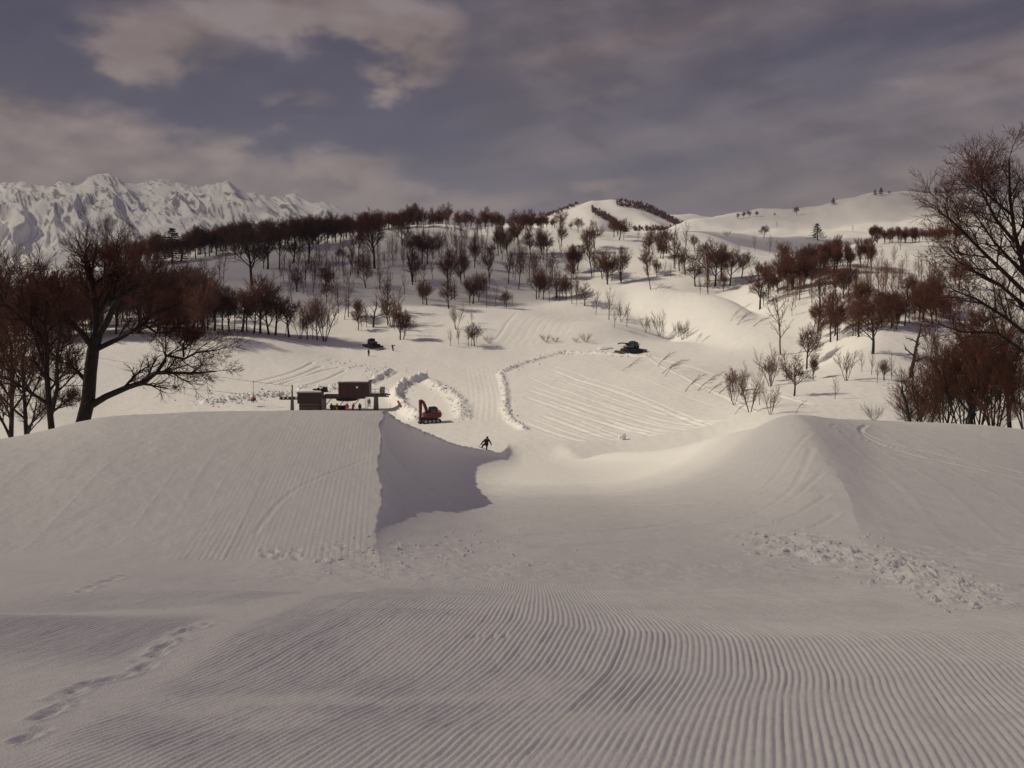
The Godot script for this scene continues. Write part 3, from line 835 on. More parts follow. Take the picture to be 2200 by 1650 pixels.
# plants a tree of a kind, height in metres
func plant(kind: String, at: Vector3, tall: float, label: String, group: String, called := "", wide := 1.0, turn := -1.0, twig: Material = null, bark: Material = null, tilt := 0.0) -> Node3D:
	var list: Array = protos[kind]
	var pr: Array = list[rng.randi() % list.size()]
	var shrub := kind == "bush"
	var names := {"broad": "beech_tree", "tall": "beech_tree", "near": "beech_tree", "thicket": "thicket_tree", "thin": "sapling", "clump": "sapling", "bush": "bush", "bent": "bent_sapling", "crooked": "crooked_tree", "conifer": "conifer_tree", "pine": "pine_tree"}
	var t := thing(called if called != "" else names[kind], at, label, "bush" if shrub else "tree", group)
	t.rotation.y = rng.randf() * TAU if turn < 0.0 else turn
	t.rotation.z = tilt
	var s := Vector3(tall * wide, tall, tall * wide)
	if bark == null: bark = M.pale_bark if kind in ["thin", "clump", "bush", "bent"] else M.bark
	if twig == null: twig = M.twig_pale if kind in ["thin", "clump", "bush", "bent"] else (M.needle if kind in ["conifer", "pine"] else M.twig)
	var a := part("trunk" if not shrub else "stems", pr[0], bark, t); a.scale = s
	var b := part("crown" if not shrub else "twigs", pr[1], twig, t); b.scale = s
	return t

# the highest point of the land along a line of sight between two distances
func crest_at(px: float, from: float, to: float) -> Vector3:
	var s := (px - 1100.0) / F
	var best := -9.0; var bd := from
	var d := from
	while d < to:
		var t := height(s * d, d) / d
		if t > best: best = t; bd = d
		d += 3.0
	return Vector3(s * bd, height(s * bd, bd), -bd)

func make_hill_trees():
	# each stand: name for the labels, then trees (px, py of the foot, height in px, kind)
	var stands := [
		["in the row behind the left snow bank", 200.0, [[40, 722, 165, "broad"], [92, 722, 150, "broad"], [150, 720, 155, "broad"], [210, 718, 140, "broad"], [250, 718, 155, "tall"], [300, 715, 150, "broad"], [340, 712, 155, "broad"], [375, 712, 130, "broad"], [402, 708, 135, "broad"], [432, 711, 105, "broad"], [461, 711, 102, "broad"], [478, 710, 92, "broad"], [503, 710, 85, "thin"], [530, 711, 80, "broad"], [560, 717, 125, "broad"], [578, 719, 128, "broad"], [613, 722, 70, "thin"], [645, 728, 68, "clump"], [672, 729, 60, "thin"], [697, 733, 112, "clump"], [492, 712, 92, "broad"], [519, 713, 98, "broad"], [592, 720, 104, "broad"], [622, 724, 86, "broad"], [660, 729, 80, "broad"], [682, 731, 92, "broad"], [545, 716, 88, "broad"]]],
		["on the shaded slope above the left bank", 262.0, [[440, 640, 80, "broad"], [415, 655, 85, "broad"], [350, 668, 90, "broad"], [300, 660, 100, "broad"], [480, 604, 65, "thin"], [543, 613, 128, "broad"], [575, 578, 100, "broad"], [600, 578, 92, "tall"], [629, 566, 97, "broad"], [664, 566, 98, "broad"], [638, 621, 75, "thin"], [655, 600, 62, "thin"], [672, 627, 64, "thin"], [690, 608, 70, "thin"], [705, 625, 66, "thin"], [717, 606, 66, "thin"], [735, 575, 70, "thin"]]],
		["in the wood uphill of the far groomer", 262.0, [[753, 592, 80, "tall"], [770, 563, 92, "tall"], [748, 681, 90, "thin"], [786, 618, 75, "broad"], [805, 577, 120, "broad"], [830, 670, 78, "tall"], [842, 703, 92, "clump"], [802, 703, 66, "crooked"], [788, 703, 46, "thin"], [777, 712, 30, "thin"], [844, 540, 45, "thin"], [865, 528, 70, "broad"], [860, 730, 74, "broad"], [886, 605, 62, "crooked"], [869, 632, 46, "thin"], [817, 628, 60, "thin"], [720, 645, 40, "thin"]]],
		["on the wooded slope left of centre", 262.0, [[887, 566, 68, "broad"], [907, 566, 68, "broad"], [919, 567, 66, "broad"], [943, 552, 54, "broad"], [903, 643, 46, "thin"], [963, 622, 82, "broad"], [959, 651, 46, "thin"], [970, 645, 52, "thin"], [977, 646, 46, "thin"], [998, 597, 60, "broad"], [1016, 653, 64, "broad"], [1020, 575, 62, "broad"], [980, 707, 56, "clump"], [1013, 695, 30, "thin"], [985, 737, 32, "thin"], [1023, 738, 28, "thin"], [930, 600, 40, "thin"], [1040, 625, 40, "thin"]]],
		["on the wooded slope above the groomed mound", 262.0, [[1052, 598, 56, "broad"], [1071, 550, 70, "tall"], [1090, 550, 62, "broad"], [1092, 610, 72, "tall"], [1102, 596, 60, "thin"], [1114, 525, 58, "broad"], [1114, 622, 86, "tall"], [1141, 560, 78, "tall"], [1065, 659, 48, "thin"], [1083, 661, 27, "thin"], [1101, 656, 27, "thin"], [1150, 597, 48, "thin"], [1158, 640, 60, "broad"], [1165, 548, 58, "broad"], [1175, 553, 56, "broad"], [1180, 648, 56, "thin"], [1194, 640, 66, "thin"], [1187, 600, 60, "tall"], [1209, 640, 42, "broad"], [1035, 560, 50, "thin"]]],
		["on the slope below the pale far hill", 262.0, [[1206, 529, 46, "broad"], [1233, 588, 60, "broad"], [1240, 581, 58, "broad"], [1239, 647, 44, "thin"], [1227, 641, 36, "thin"], [1242, 500, 33, "broad"], [1285, 507, 30, "crooked"], [1272, 596, 84, "tall"], [1294, 600, 64, "broad"], [1305, 611, 64, "broad"], [1314, 604, 52, "tall"], [1334, 607, 74, "broad"], [1319, 510, 42, "broad"], [1330, 516, 46, "broad"], [1340, 516, 36, "thin"], [1398, 622, 86, "thin"], [1370, 520, 30, "thin"], [1262, 540, 50, "thin"]]],
		["in the dark clump beyond the snow hollow", 262.0, [[1411, 594, 36, "broad"], [1428, 594, 34, "thin"], [1441, 596, 30, "thin"], [1395, 545, 60, "tall"], [1415, 543, 52, "broad"], [1432, 545, 55, "broad"], [1448, 577, 86, "tall"], [1460, 582, 58, "broad"], [1472, 590, 58, "broad"], [1494, 615, 62, "broad"], [1520, 603, 88, "broad"], [1535, 615, 80, "broad"], [1549, 600, 74, "broad"], [1567, 614, 80, "broad"], [1593, 597, 56, "broad"], [1475, 528, 28, "thin"], [1490, 532, 28, "thin"], [1505, 625, 30, "thin"], [1523, 632, 28, "thin"]]],
		["in the sapling row above the green groomer", 262.0, [[1280, 676, 52, "thin"], [1308, 687, 66, "thin"], [1320, 704, 42, "thin"], [1335, 692, 46, "clump"], [1346, 702, 46, "thin"], [1387, 713, 36, "clump"], [1396, 716, 32, "thin"], [1417, 722, 56, "clump"], [1424, 727, 32, "thin"], [1457, 724, 34, "clump"], [1466, 730, 42, "clump"], [1476, 728, 40, "thin"]]],
		["in the rust brown wood on the right ridge", 160.0, [[1633, 664, 96, "broad"], [1652, 634, 60, "broad"], [1672, 630, 62, "broad"], [1690, 626, 64, "broad"], [1705, 621, 66, "broad"], [1718, 622, 72, "broad"], [1743, 618, 70, "broad"], [1760, 601, 62, "broad"], [1700, 602, 62, "broad"], [1730, 587, 58, "broad"], [1680, 566, 48, "broad"], [1775, 582, 58, "broad"], [1797, 640, 72, "broad"], [1822, 636, 68, "broad"], [1762, 665, 82, "tall"], [1622, 540, 36, "thin"], [1654, 545, 40, "thin"], [1790, 575, 60, "tall"], [1660, 610, 52, "thin"]]],
		["on the hillside to the right of the valley", 140.0, [[1784, 735, 112, "tall"], [1799, 732, 106, "broad"], [1845, 724, 92, "broad"], [1875, 760, 118, "broad"], [1915, 702, 58, "broad"], [1928, 700, 58, "broad"], [1944, 700, 98, "tall"], [1983, 692, 62, "broad"], [1862, 613, 42, "thin"], [1895, 599, 44, "thin"], [1975, 596, 52, "thin"], [2010, 690, 60, "broad"], [2040, 685, 62, "broad"], [1840, 600, 40, "thin"], [1820, 570, 44, "thin"], [1920, 610, 36, "thin"], [1960, 640, 50, "broad"], [2020, 640, 60, "broad"], [2060, 620, 66, "broad"], [1860, 570, 36, "thin"]]],
		["on the right hand crest under the pale hill", 200.0, [[1885, 524, 28, "broad"], [1900, 522, 28, "broad"], [1915, 521, 30, "broad"], [1930, 520, 32, "broad"], [1945, 520, 30, "broad"], [1960, 519, 30, "broad"], [1975, 519, 28, "broad"], [1990, 519, 27, "broad"], [2005, 519, 27, "broad"], [2022, 519, 26, "broad"], [1868, 530, 22, "thin"]]],
		["on the valley floor past the right bank", 100.0, [[1677, 762, 142, "thin"], [1733, 792, 92, "broad"], [1655, 830, 88, "clump"], [1690, 815, 64, "thin"], [1706, 851, 88, "broad"], [1577, 870, 62, "clump"], [1593, 850, 68, "clump"], [1611, 885, 92, "clump"], [1655, 891, 68, "clump"], [1632, 870, 48, "thin"], [1794, 857, 46, "thin"], [1818, 818, 74, "clump"], [1745, 804, 28, "thin"], [1872, 805, 48, "thin"], [1884, 823, 46, "thin"], [1900, 820, 44, "thin"], [1915, 816, 52, "thin"], [1957, 812, 112, "crooked"]]],
		["bowed over the tracked slope", 130.0, [[1335, 797, 22, "bent"], [1350, 790, 22, "bent"], [1412, 787, 30, "bent"], [1420, 803, 32, "bent"], [1428, 809, 32, "bent"], [1470, 842, 36, "bent"], [1497, 840, 44, "bent"], [1520, 846, 30, "bent"], [1540, 848, 40, "bent"], [1407, 624, 14, "bent"], [1422, 626, 16, "bent"], [1495, 734, 20, "bent"], [1506, 736, 20, "bent"], [1568, 690, 26, "bent"], [1582, 700, 30, "bent"], [1616, 702, 28, "bent"], [1708, 903, 30, "bent"], [1578, 890, 22, "bent"]]],
		["at the foot of the groomed mound", 200.0, [[1172, 735, 20, "bush"], [1193, 735, 14, "bush"], [1237, 735, 12, "bush"], [1258, 735, 22, "bush"], [1048, 737, 18, "bush"]]],
		["on the snowy skyline of the left ridge", 300.0, [[450, 551, 60, "broad"], [478, 548, 64, "broad"], [505, 545, 66, "broad"], [420, 556, 56, "broad"], [390, 562, 60, "broad"], [330, 565, 60, "broad"], [300, 566, 58, "broad"], [270, 568, 50, "broad"], [530, 540, 62, "broad"], [556, 536, 62, "broad"], [604, 534, 62, "broad"], [650, 531, 66, "broad"], [684, 527, 64, "broad"], [702, 524, 66, "broad"], [722, 520, 60, "broad"], [745, 512, 52, "broad"]]],
		["on the crest of the central hill", 300.0, [[778, 504, 46, "broad"], [796, 500, 46, "broad"], [814, 496, 44, "broad"], [835, 493, 40, "broad"], [856, 491, 38, "broad"], [880, 490, 26, "broad"], [905, 489, 38, "broad"], [914, 489, 36, "tall"], [932, 488, 28, "broad"], [958, 488, 36, "broad"], [985, 487, 32, "broad"], [1000, 487, 34, "broad"], [1042, 487, 26, "broad"], [1060, 487, 34, "broad"], [1078, 488, 28, "broad"], [1092, 488, 24, "broad"], [1106, 490, 42, "broad"], [1120, 488, 32, "broad"], [1136, 488, 26, "broad"], [1152, 488, 22, "broad"], [1170, 489, 20, "broad"], [1186, 489, 18, "broad"], [1210, 490, 24, "broad"], [1228, 492, 22, "thin"]]],
		["far off on the pale hill to the right", 600.0, [[1585, 470, 12, "broad"], [1598, 469, 14, "broad"], [1610, 468, 16, "broad"], [1625, 467, 14, "broad"], [1665, 464, 7, "broad"], [1712, 463, 19, "broad"], [1790, 440, 14, "pine"], [1880, 420, 12, "pine"], [1893, 419, 15, "pine"], [1910, 418, 8, "broad"], [1641, 512, 28, "broad"], [1757, 516, 34, "pine"], [1562, 508, 14, "bush"], [1988, 420, 14, "broad"], [2010, 421, 16, "pine"], [2035, 421, 15, "broad"], [1668, 490, 14, "thin"], [1833, 500, 16, "thin"]]],
	]
	for st in stands:
		var list: Array = st[2]
		# younger growth between the larger trees
		var extra := 0
		for q in [["shaded slope", 20], ["uphill of the far", 20], ["left of centre", 20], ["groomed mound", 18], ["pale far hill", 18], ["dark clump", 16], ["right ridge", 20], ["right of the valley", 19], ["left ridge", 20], ["central hill", 15], ["right hand crest", 14], ["valley floor", 8]]:
			if st[0].contains(q[0]): extra = q[1]
		var crest: bool = st[0].contains("ridge") or st[0].contains("crest") or st[0].contains("central hill")
		var old := list.size()
		for q in (extra if not st[0].contains("foot of") else 0):
			var c: Array = list[rng.randi() % old]
			if crest and not st[0].contains("right ridge"): list.append([c[0] + rng.randf_range(-14, 14), c[1] + 1.0, c[2] * rng.randf_range(0.6, 0.95), "broad"])
			else: list.append([c[0] + rng.randf_range(-22, 22), c[1] + rng.randf_range(-10, 14), rng.randf_range(30, 62), "thin" if rng.randf() < 0.55 else "broad"])
		list.sort_custom(func(a, b): return a[0] < b[0])
		var k := 0
		for t in list:
			k += 1
			var at := land(t[0], t[1], st[1])
			if st[0].begins_with("far off"):
				if -at.z > 1330.0: at = crest_at(t[0], 950.0, 1400.0)
			elif -at.z > 480.0: at = crest_at(t[0] + rng.randf_range(-5, 5), 300.0, 480.0)
			var d := -at.z
			var kind: String = t[3]
			var tall: float = t[2] * d / F * (1.0 if kind == "bent" else 1.12)
			at.y = height(at.x, d) - 0.05
			var far_hill: bool = st[0].begins_with("far off")
			var turn := rng.randf_range(-0.5, 0.5) + 0.6 if kind == "bent" else -1.0
			var label: String = LOOK[kind] + (" bush " if kind == "bush" else " tree " if kind in ["conifer", "pine", "broad", "tall", "crooked", "near"] else " sapling ") + st[0] + ", " + nth(k) + " from left"
			var wide := 1.0
			if kind == "pine": wide = 1.5
			elif kind == "broad": wide = rng.randf_range(1.05, 1.4)
			var twig: Material = null
			if kind == "broad" and t[0] < 760 and rng.randf() < 0.45: twig = M.twig_dark
			plant(kind, at, tall, label, "trees " + st[0] if kind != "bush" else "bushes " + st[0], "", wide, maxf(turn, 0.0) if kind == "bent" else -1.0, twig, null, rng.randf_range(-0.08, 0.08))
	for a in [[370, 566, 80, "pine", "black round-headed pine rising over the left ridge"], [266, 566, 66, "conifer", "small pointed conifer alone on the left ridge skyline"], [1020, 488, 30, "pine", "dark flat-topped pine among the bare trees of the central crest"]]:
		var at := land(a[0], a[1], 300.0)
		plant(a[3], at, a[2] * -at.z / F, a[4], "", "", 1.4 if a[3] == "pine" else 0.8)

# woodland that reads as one mass: many small copies of whole trees
func wood_band(called: String, label: String, which: int, kinds: Array, spots: Array, count: int, jx: float, jy: float, lo: float, hi: float, back: float, mat: Material):
	var line := spots
	var kind: String = kinds[rng.randi() % kinds.size()]
	var pr: Array = protos[kind][which % protos[kind].size()]
	var st := SurfaceTool.new(); st.begin(Mesh.PRIMITIVE_TRIANGLES)
	st.append_from(pr[0], 0, Transform3D.IDENTITY); st.append_from(pr[1], 0, Transform3D.IDENTITY)
	var mm := MultiMesh.new(); mm.transform_format = MultiMesh.TRANSFORM_3D; mm.mesh = st.commit(); mm.instance_count = count
	for k in count:
		var f := rng.randf() * (line.size() - 1); var q := int(f)
		var px: float = lerpf(line[q][0], line[q + 1][0], f - q) + rng.randfn() * jx
		var at: Vector3
		if back > 0.0:
			at = crest_at(px, 290.0, 480.0)
			var d := -at.z + rng.randf_range(0.0, back)
			var x := (px - 1100.0) / F * d
			at = Vector3(x, height(x, d), -d)
		else:
			var py: float = lerpf(line[q][1], line[q + 1][1], f - q) + rng.randfn() * jy
			at = land(px, py, 150.0)
			if -at.z > 480.0: at = crest_at(px, 290.0, 480.0)
		var s := rng.randf_range(lo, hi)
		mm.set_instance_transform(k, Transform3D(Basis(Vector3.UP, rng.randf() * TAU).scaled(Vector3(s * rng.randf_range(0.9, 1.3), s, s * rng.randf_range(0.9, 1.3))), at - Vector3(0, 0.1, 0)))
	var mi := MultiMeshInstance3D.new(); mi.multimesh = mm; mi.material_override = mat; mi.name = numbered(called); add_child(mi)
	tag(mi, label, "wood", "", "stuff")

func make_woods():
	rng.seed = 313
	wood_band("ridge_wood", "dense bare wood behind the left ridge skyline", 1, ["broad"], [[200, 0], [450, 0], [760, 0]], 80, 9.0, 0.0, 8.0, 16.0, 22.0, M.twig)
	wood_band("bank_wood", "dark belt of bare trees behind the big left tree", 2, ["broad"], [[-30, 720], [150, 715], [300, 705], [440, 705]], 70, 20.0, 14.0, 9.0, 17.0, 0.0, M.twig)
	wood_band("crest_wood", "dense bare wood behind the crest of the central hill", 3, ["broad"], [[740, 0], [900, 0], [1190, 0]], 100, 9.0, 0.0, 5.5, 11.5, 16.0, M.twig)
	wood_band("ridge_wood", "dense bare wood behind the right hand crest", 4, ["broad"], [[1870, 0], [2080, 0]], 45, 5.0, 0.0, 5.0, 7.5, 14.0, M.twig)
	wood_band("young_growth", "haze of young growth on the shaded slope left of centre", 5, ["thin"], [[600, 600], [700, 590], [800, 570], [900, 560], [1000, 540]], 110, 22.0, 22.0, 5.0, 9.0, 0.0, M.twig_pale)
	wood_band("young_growth", "haze of young growth across the slope under the central crest", 6, ["thin"], [[960, 520], [1060, 520], [1140, 560], [1180, 620]], 110, 24.0, 20.0, 4.5, 8.0, 0.0, M.twig_pale)
	wood_band("young_growth", "haze of young growth between the trees of the right hand hillside", 7, ["thin"], [[1700, 640], [1800, 610], [1900, 600], [2000, 620]], 110, 30.0, 24.0, 4.0, 7.5, 0.0, M.twig_pale)
	wood_band("rust_wood", "rust brown wood filling the right ridge", 8, ["broad"], [[1660, 625], [1720, 590], [1790, 570], [1850, 560]], 38, 18.0, 11.0, 5.5, 10.0, 0.0, M.twig)
	wood_band("rust_wood", "bare wood on the lower right hand hillside", 9, ["broad"], [[1770, 700], [1850, 690], [1950, 680], [2060, 670]], 34, 22.0, 16.0, 5.0, 9.5, 0.0, M.twig)

# limbs drawn by eye: each a list of [px, py] with the radius at both ends (px) and how far it leans towards (+) or away from (-) the viewer, metres
func shaped_tree(called: String, label: String, d: float, limbs: Array, p: Dictionary, seed: int):
	rng.seed = seed
	var u := d / F
	var foot: Array = limbs[0][0][0]
	var at := spot(foot[0], foot[1], d)
	at.y = minf(at.y, height(at.x, d))
	var t := thing(called, at, label, "tree")
	var trunk := Wood.new(); var crown := Wood.new()
	for l in limbs:
		var pts := PackedVector3Array(); var rr := PackedFloat32Array()
		var n: int = l[0].size()
		var length := 0.0
		for k in n:
			var q: Array = l[0][k]
			var f := k / float(n - 1)
			var o := spot(q[0], q[1], d) - at
			o.z += l[3] * f + l[4]
			if k > 0 and k < n - 1: o += Vector3(rng.randf_range(-1, 1), 0, rng.randf_range(-1, 1)) * 0.08
			if k > 0: length += o.distance_to(pts[k - 1])
			pts.append(o); rr.append(lerpf(l[1], l[2], f) * u)
		if l == limbs[0]: pts[0].y -= 0.4
		trunk.tube(pts, rr, 9)
		if l.size() > 5: sprout(trunk, crown, pts, rr, 1, minf(length, 3.2) * l[5], p)
	part("trunk", trunk.mesh(), M.bark, t)
	part("crown", crown.mesh(), M.twig, t)

func make_near_trees():
	make_protos()
	var p := {"kids": [1, 12, 7, 6, 5], "spread": 0.72, "ratio": 0.64, "up": 0.05, "wig": 0.22, "twig_r": 0.009, "first": 0.3, "bare": 0.2}
	shaped_tree("beech_tree", "big dark bare tree with a long low limb behind the left bank", 50.0, [
		[[[172, 916], [187, 860], [196, 800], [200, 753], [208, 722]], 15, 12, 0.0, 0.0],
		[[[208, 725], [205, 687], [197, 633], [190, 600], [182, 570], [176, 548]], 9, 3, -0.5, 0.0, 1.0],
		[[[211, 722], [233, 687], [253, 647], [268, 612], [268, 585], [260, 562], [263, 540]], 8, 2, 0.6, 0.0, 1.0],
		[[[208, 750], [253, 727], [297, 700], [320, 673], [342, 662]], 6, 2, -1.0, 0.0, 1.0],
		[[[300, 700], [330, 716], [360, 715], [390, 700]], 3, 1.2, 0.8, -0.7, 0.8],
		[[[194, 872], [233, 850], [277, 830], [320, 817], [347, 797], [383, 797], [430, 797], [478, 792]], 8, 1.5, 1.2, 0.0, 0.8],
		[[[347, 797], [367, 773], [373, 760], [407, 767], [433, 753], [478, 748]], 4, 1.5, 0.5, 0.7, 0.9],
		[[[407, 763], [413, 733], [430, 715]], 2.5, 1.2, 0.4, 0.9, 0.9],
		[[[200, 748], [183, 717], [163, 693], [140, 660], [130, 632], [122, 608]], 7, 2, 0.9, 0.0, 1.0],
		[[[188, 822], [163, 800], [140, 787], [128, 760]], 5, 1.5, -0.8, 0.0, 0.9],
		[[[203, 690], [225, 640], [233, 600], [228, 570]], 5, 1.5, -1.4, 0.0, 1.0],
		[[[252, 648], [300, 620], [335, 605], [350, 580]], 4, 1.3, 0.9, 0.3, 1.0]], p, 51)
	shaped_tree("beech_tree", "slim bare tree close on the left of the big dark one", 48.0, [
		[[[113, 926], [103, 867], [100, 800], [97, 733], [97, 693], [103, 660], [97, 625]], 7, 2, 0.0, 0.0, 0.9],
		[[[110, 890], [122, 833], [127, 767], [140, 700], [150, 640]], 5, 1.5, 0.6, 0.0, 0.9],
		[[[100, 800], [80, 760], [60, 700], [55, 640]], 4, 1.5, -0.6, 0.0, 1.0],
		[[[106, 870], [70, 840], [30, 815], [-10, 800]], 4, 1.5, 0.5, 0.0, 1.0],
		[[[112, 885], [140, 865], [165, 850]], 3, 1.2, 0.4, 0.0, 0.7],
		[[[97, 735], [60, 690], [20, 650], [0, 600]], 4, 1.5, 0.9, 0.0, 1.0]], p, 52)
	shaped_tree("beech_tree", "towering bare tree at the right edge, its top against the sky", 47.0, [
		[[[2236, 930], [2234, 800], [2226, 700], [2208, 600], [2184, 500], [2170, 420], [2168, 345]], 9, 1.8, 0.0, 0.0, 1.0],
		[[[2214, 640], [2160, 590], [2105, 545], [2062, 500], [2025, 468], [2012, 440]], 5, 1.4, 0.9, 0.0, 1.0],
		[[[2180, 520], [2142, 470], [2122, 410], [2130, 360]], 4, 1.3, -0.8, 0.0, 1.0],
		[[[2190, 560], [2210, 480], [2228, 410], [2240, 360]], 5, 1.6, 0.5, 0.0, 1.0],
		[[[2220, 672], [2150, 610], [2090, 575], [2050, 540]], 4.5, 1.2, -1.0, 0.0, 1.0],
		[[[2226, 735], [2150, 680], [2080, 640], [2025, 622]], 4.5, 1.2, 1.2, 0.0, 1.0],
		[[[2228, 775], [2140, 715], [2060, 712], [2010, 695]], 3.5, 1.0, 0.4, 0.0, 0.9],
		[[[2208, 605], [2250, 560], [2310, 500]], 6, 2, 0.6, 0.0, 1.0],
		[[[2172, 460], [2120, 425], [2080, 385]], 3, 1.2, 0.6, 0.0, 1.0],
		[[[2222, 690], [2250, 640], [2290, 600]], 5, 2, -0.8, 0.0, 1.0],
		[[[2200, 590], [2150, 520], [2118, 455]], 4, 1.2, -1.2, 0.0, 1.0]], p, 53)
	rng.seed = 77
	# the thicket at the right edge and the trees that reach in from the left
	for a in [[1962, 57.0, 120, "thicket", 1.1, "twiggy many-stemmed tree at the left end of the right thicket"], [1992, 54.0, 170, "thicket", 1.0, "many-stemmed tree second from the left in the right thicket"], [2030, 56.0, 215, "thicket", 0.8, "many-stemmed tree third from the left in the right thicket"], [2066, 51.0, 235, "thicket", 0.75, "many-stemmed tree in the middle of the right thicket"],
		[2100, 54.0, 265, "thicket", 0.75, "many-stemmed tree fifth from the left in the right thicket"], [2135, 50.0, 250, "thicket", 0.8, "dense many-stemmed tree under the towering right tree"], [2172, 52.0, 300, "near", 1.0, "single-stemmed bare tree beside the right edge"], [2205, 47.0, 190, "thicket", 1.0, "many-stemmed tree cut by the right edge of the picture"], [2085, 60.0, 320, "near", 1.0, "tall bare tree rising behind the right thicket"],
		[-70, 52.0, 425, "near", 0.9, "tall bare tree whose branches reach in at the left edge"], [20, 58.0, 375, "near", 0.9, "bare tree furthest left behind the left bank"], [60, 64.0, 310, "near", 1.0, "smaller bare tree behind the slim one on the left"]]:
		var d: float = a[1]
		var x: float = (a[0] - 1100.0) / F * d
		var at := Vector3(x, height(x, d) - 0.1, -d)
		var top_py: float = 915.0 - a[2]
		var tall: float = (HOR - top_py) / F * d - at.y
		plant(a[3], at, tall, a[5], "", "", a[4])
	var q := land(1957, 912, 30.0)
	for a in [[1957, 50.0, 118, "crooked", "twisted black little tree on the right bank's skyline"], [1877, 42.0, 50, "bush", "fan-shaped bush on the right bank's skyline"], [2000, 46.0, 60, "bush", "dark low bush under the right hand thicket"], [2150, 45.0, 70, "bush", "low bush by the foot of the towering right tree"]]:
		var d: float = a[1]
		var x: float = (a[0] - 1100.0) / F * d
		var at := Vector3(x, height(x, d) - 0.05, -d)
		var tall: float = (HOR - (912.0 - a[2])) / F * d - at.y
		plant(a[3], at, tall, a[4], "", "", 1.0, -1.0, M.twig if a[3] == "bush" else null)

# ---------------------------------------------------------------- far land
func grid_mesh(xs: PackedFloat32Array, ds: PackedFloat32Array, hf: Callable, cf: Callable) -> ArrayMesh:
	var nc := xs.size(); var nr := ds.size()
	var v := PackedVector3Array(); var n := PackedVector3Array(); var c := PackedColorArray()
	for d in ds:
		for s in xs: v.append(Vector3(s * d, hf.call(s * d, d), -d))
	n.resize(v.size()); c.resize(v.size())
	for j in nr:
		for i in nc:
			var ta := v[j * nc + mini(i + 1, nc - 1)] - v[j * nc + maxi(i - 1, 0)]
			var tb := v[mini(j + 1, nr - 1) * nc + i] - v[maxi(j - 1, 0) * nc + i]
			n[j * nc + i] = ta.cross(tb).normalized()
			c[j * nc + i] = cf.call(v[j * nc + i], n[j * nc + i])
	var ix := PackedInt32Array()
	for j in nr - 1:
		for i in nc - 1:
			var a := j * nc + i
			ix.append_array(PackedInt32Array([a, a + nc, a + 1, a + 1, a + nc, a + nc + 1]))
	var ar := []; ar.resize(Mesh.ARRAY_MAX)
	ar[Mesh.ARRAY_VERTEX] = v; ar[Mesh.ARRAY_NORMAL] = n; ar[Mesh.ARRAY_COLOR] = c; ar[Mesh.ARRAY_INDEX] = ix
	var m := ArrayMesh.new(); m.add_surface_from_arrays(Mesh.PRIMITIVE_TRIANGLES, ar)
	return m

func range_of(a: float, b: float, n: int) -> PackedFloat32Array:
	var out := PackedFloat32Array()
	for k in n: out.append(lerpf(a, b, k / float(n - 1)))
	return out

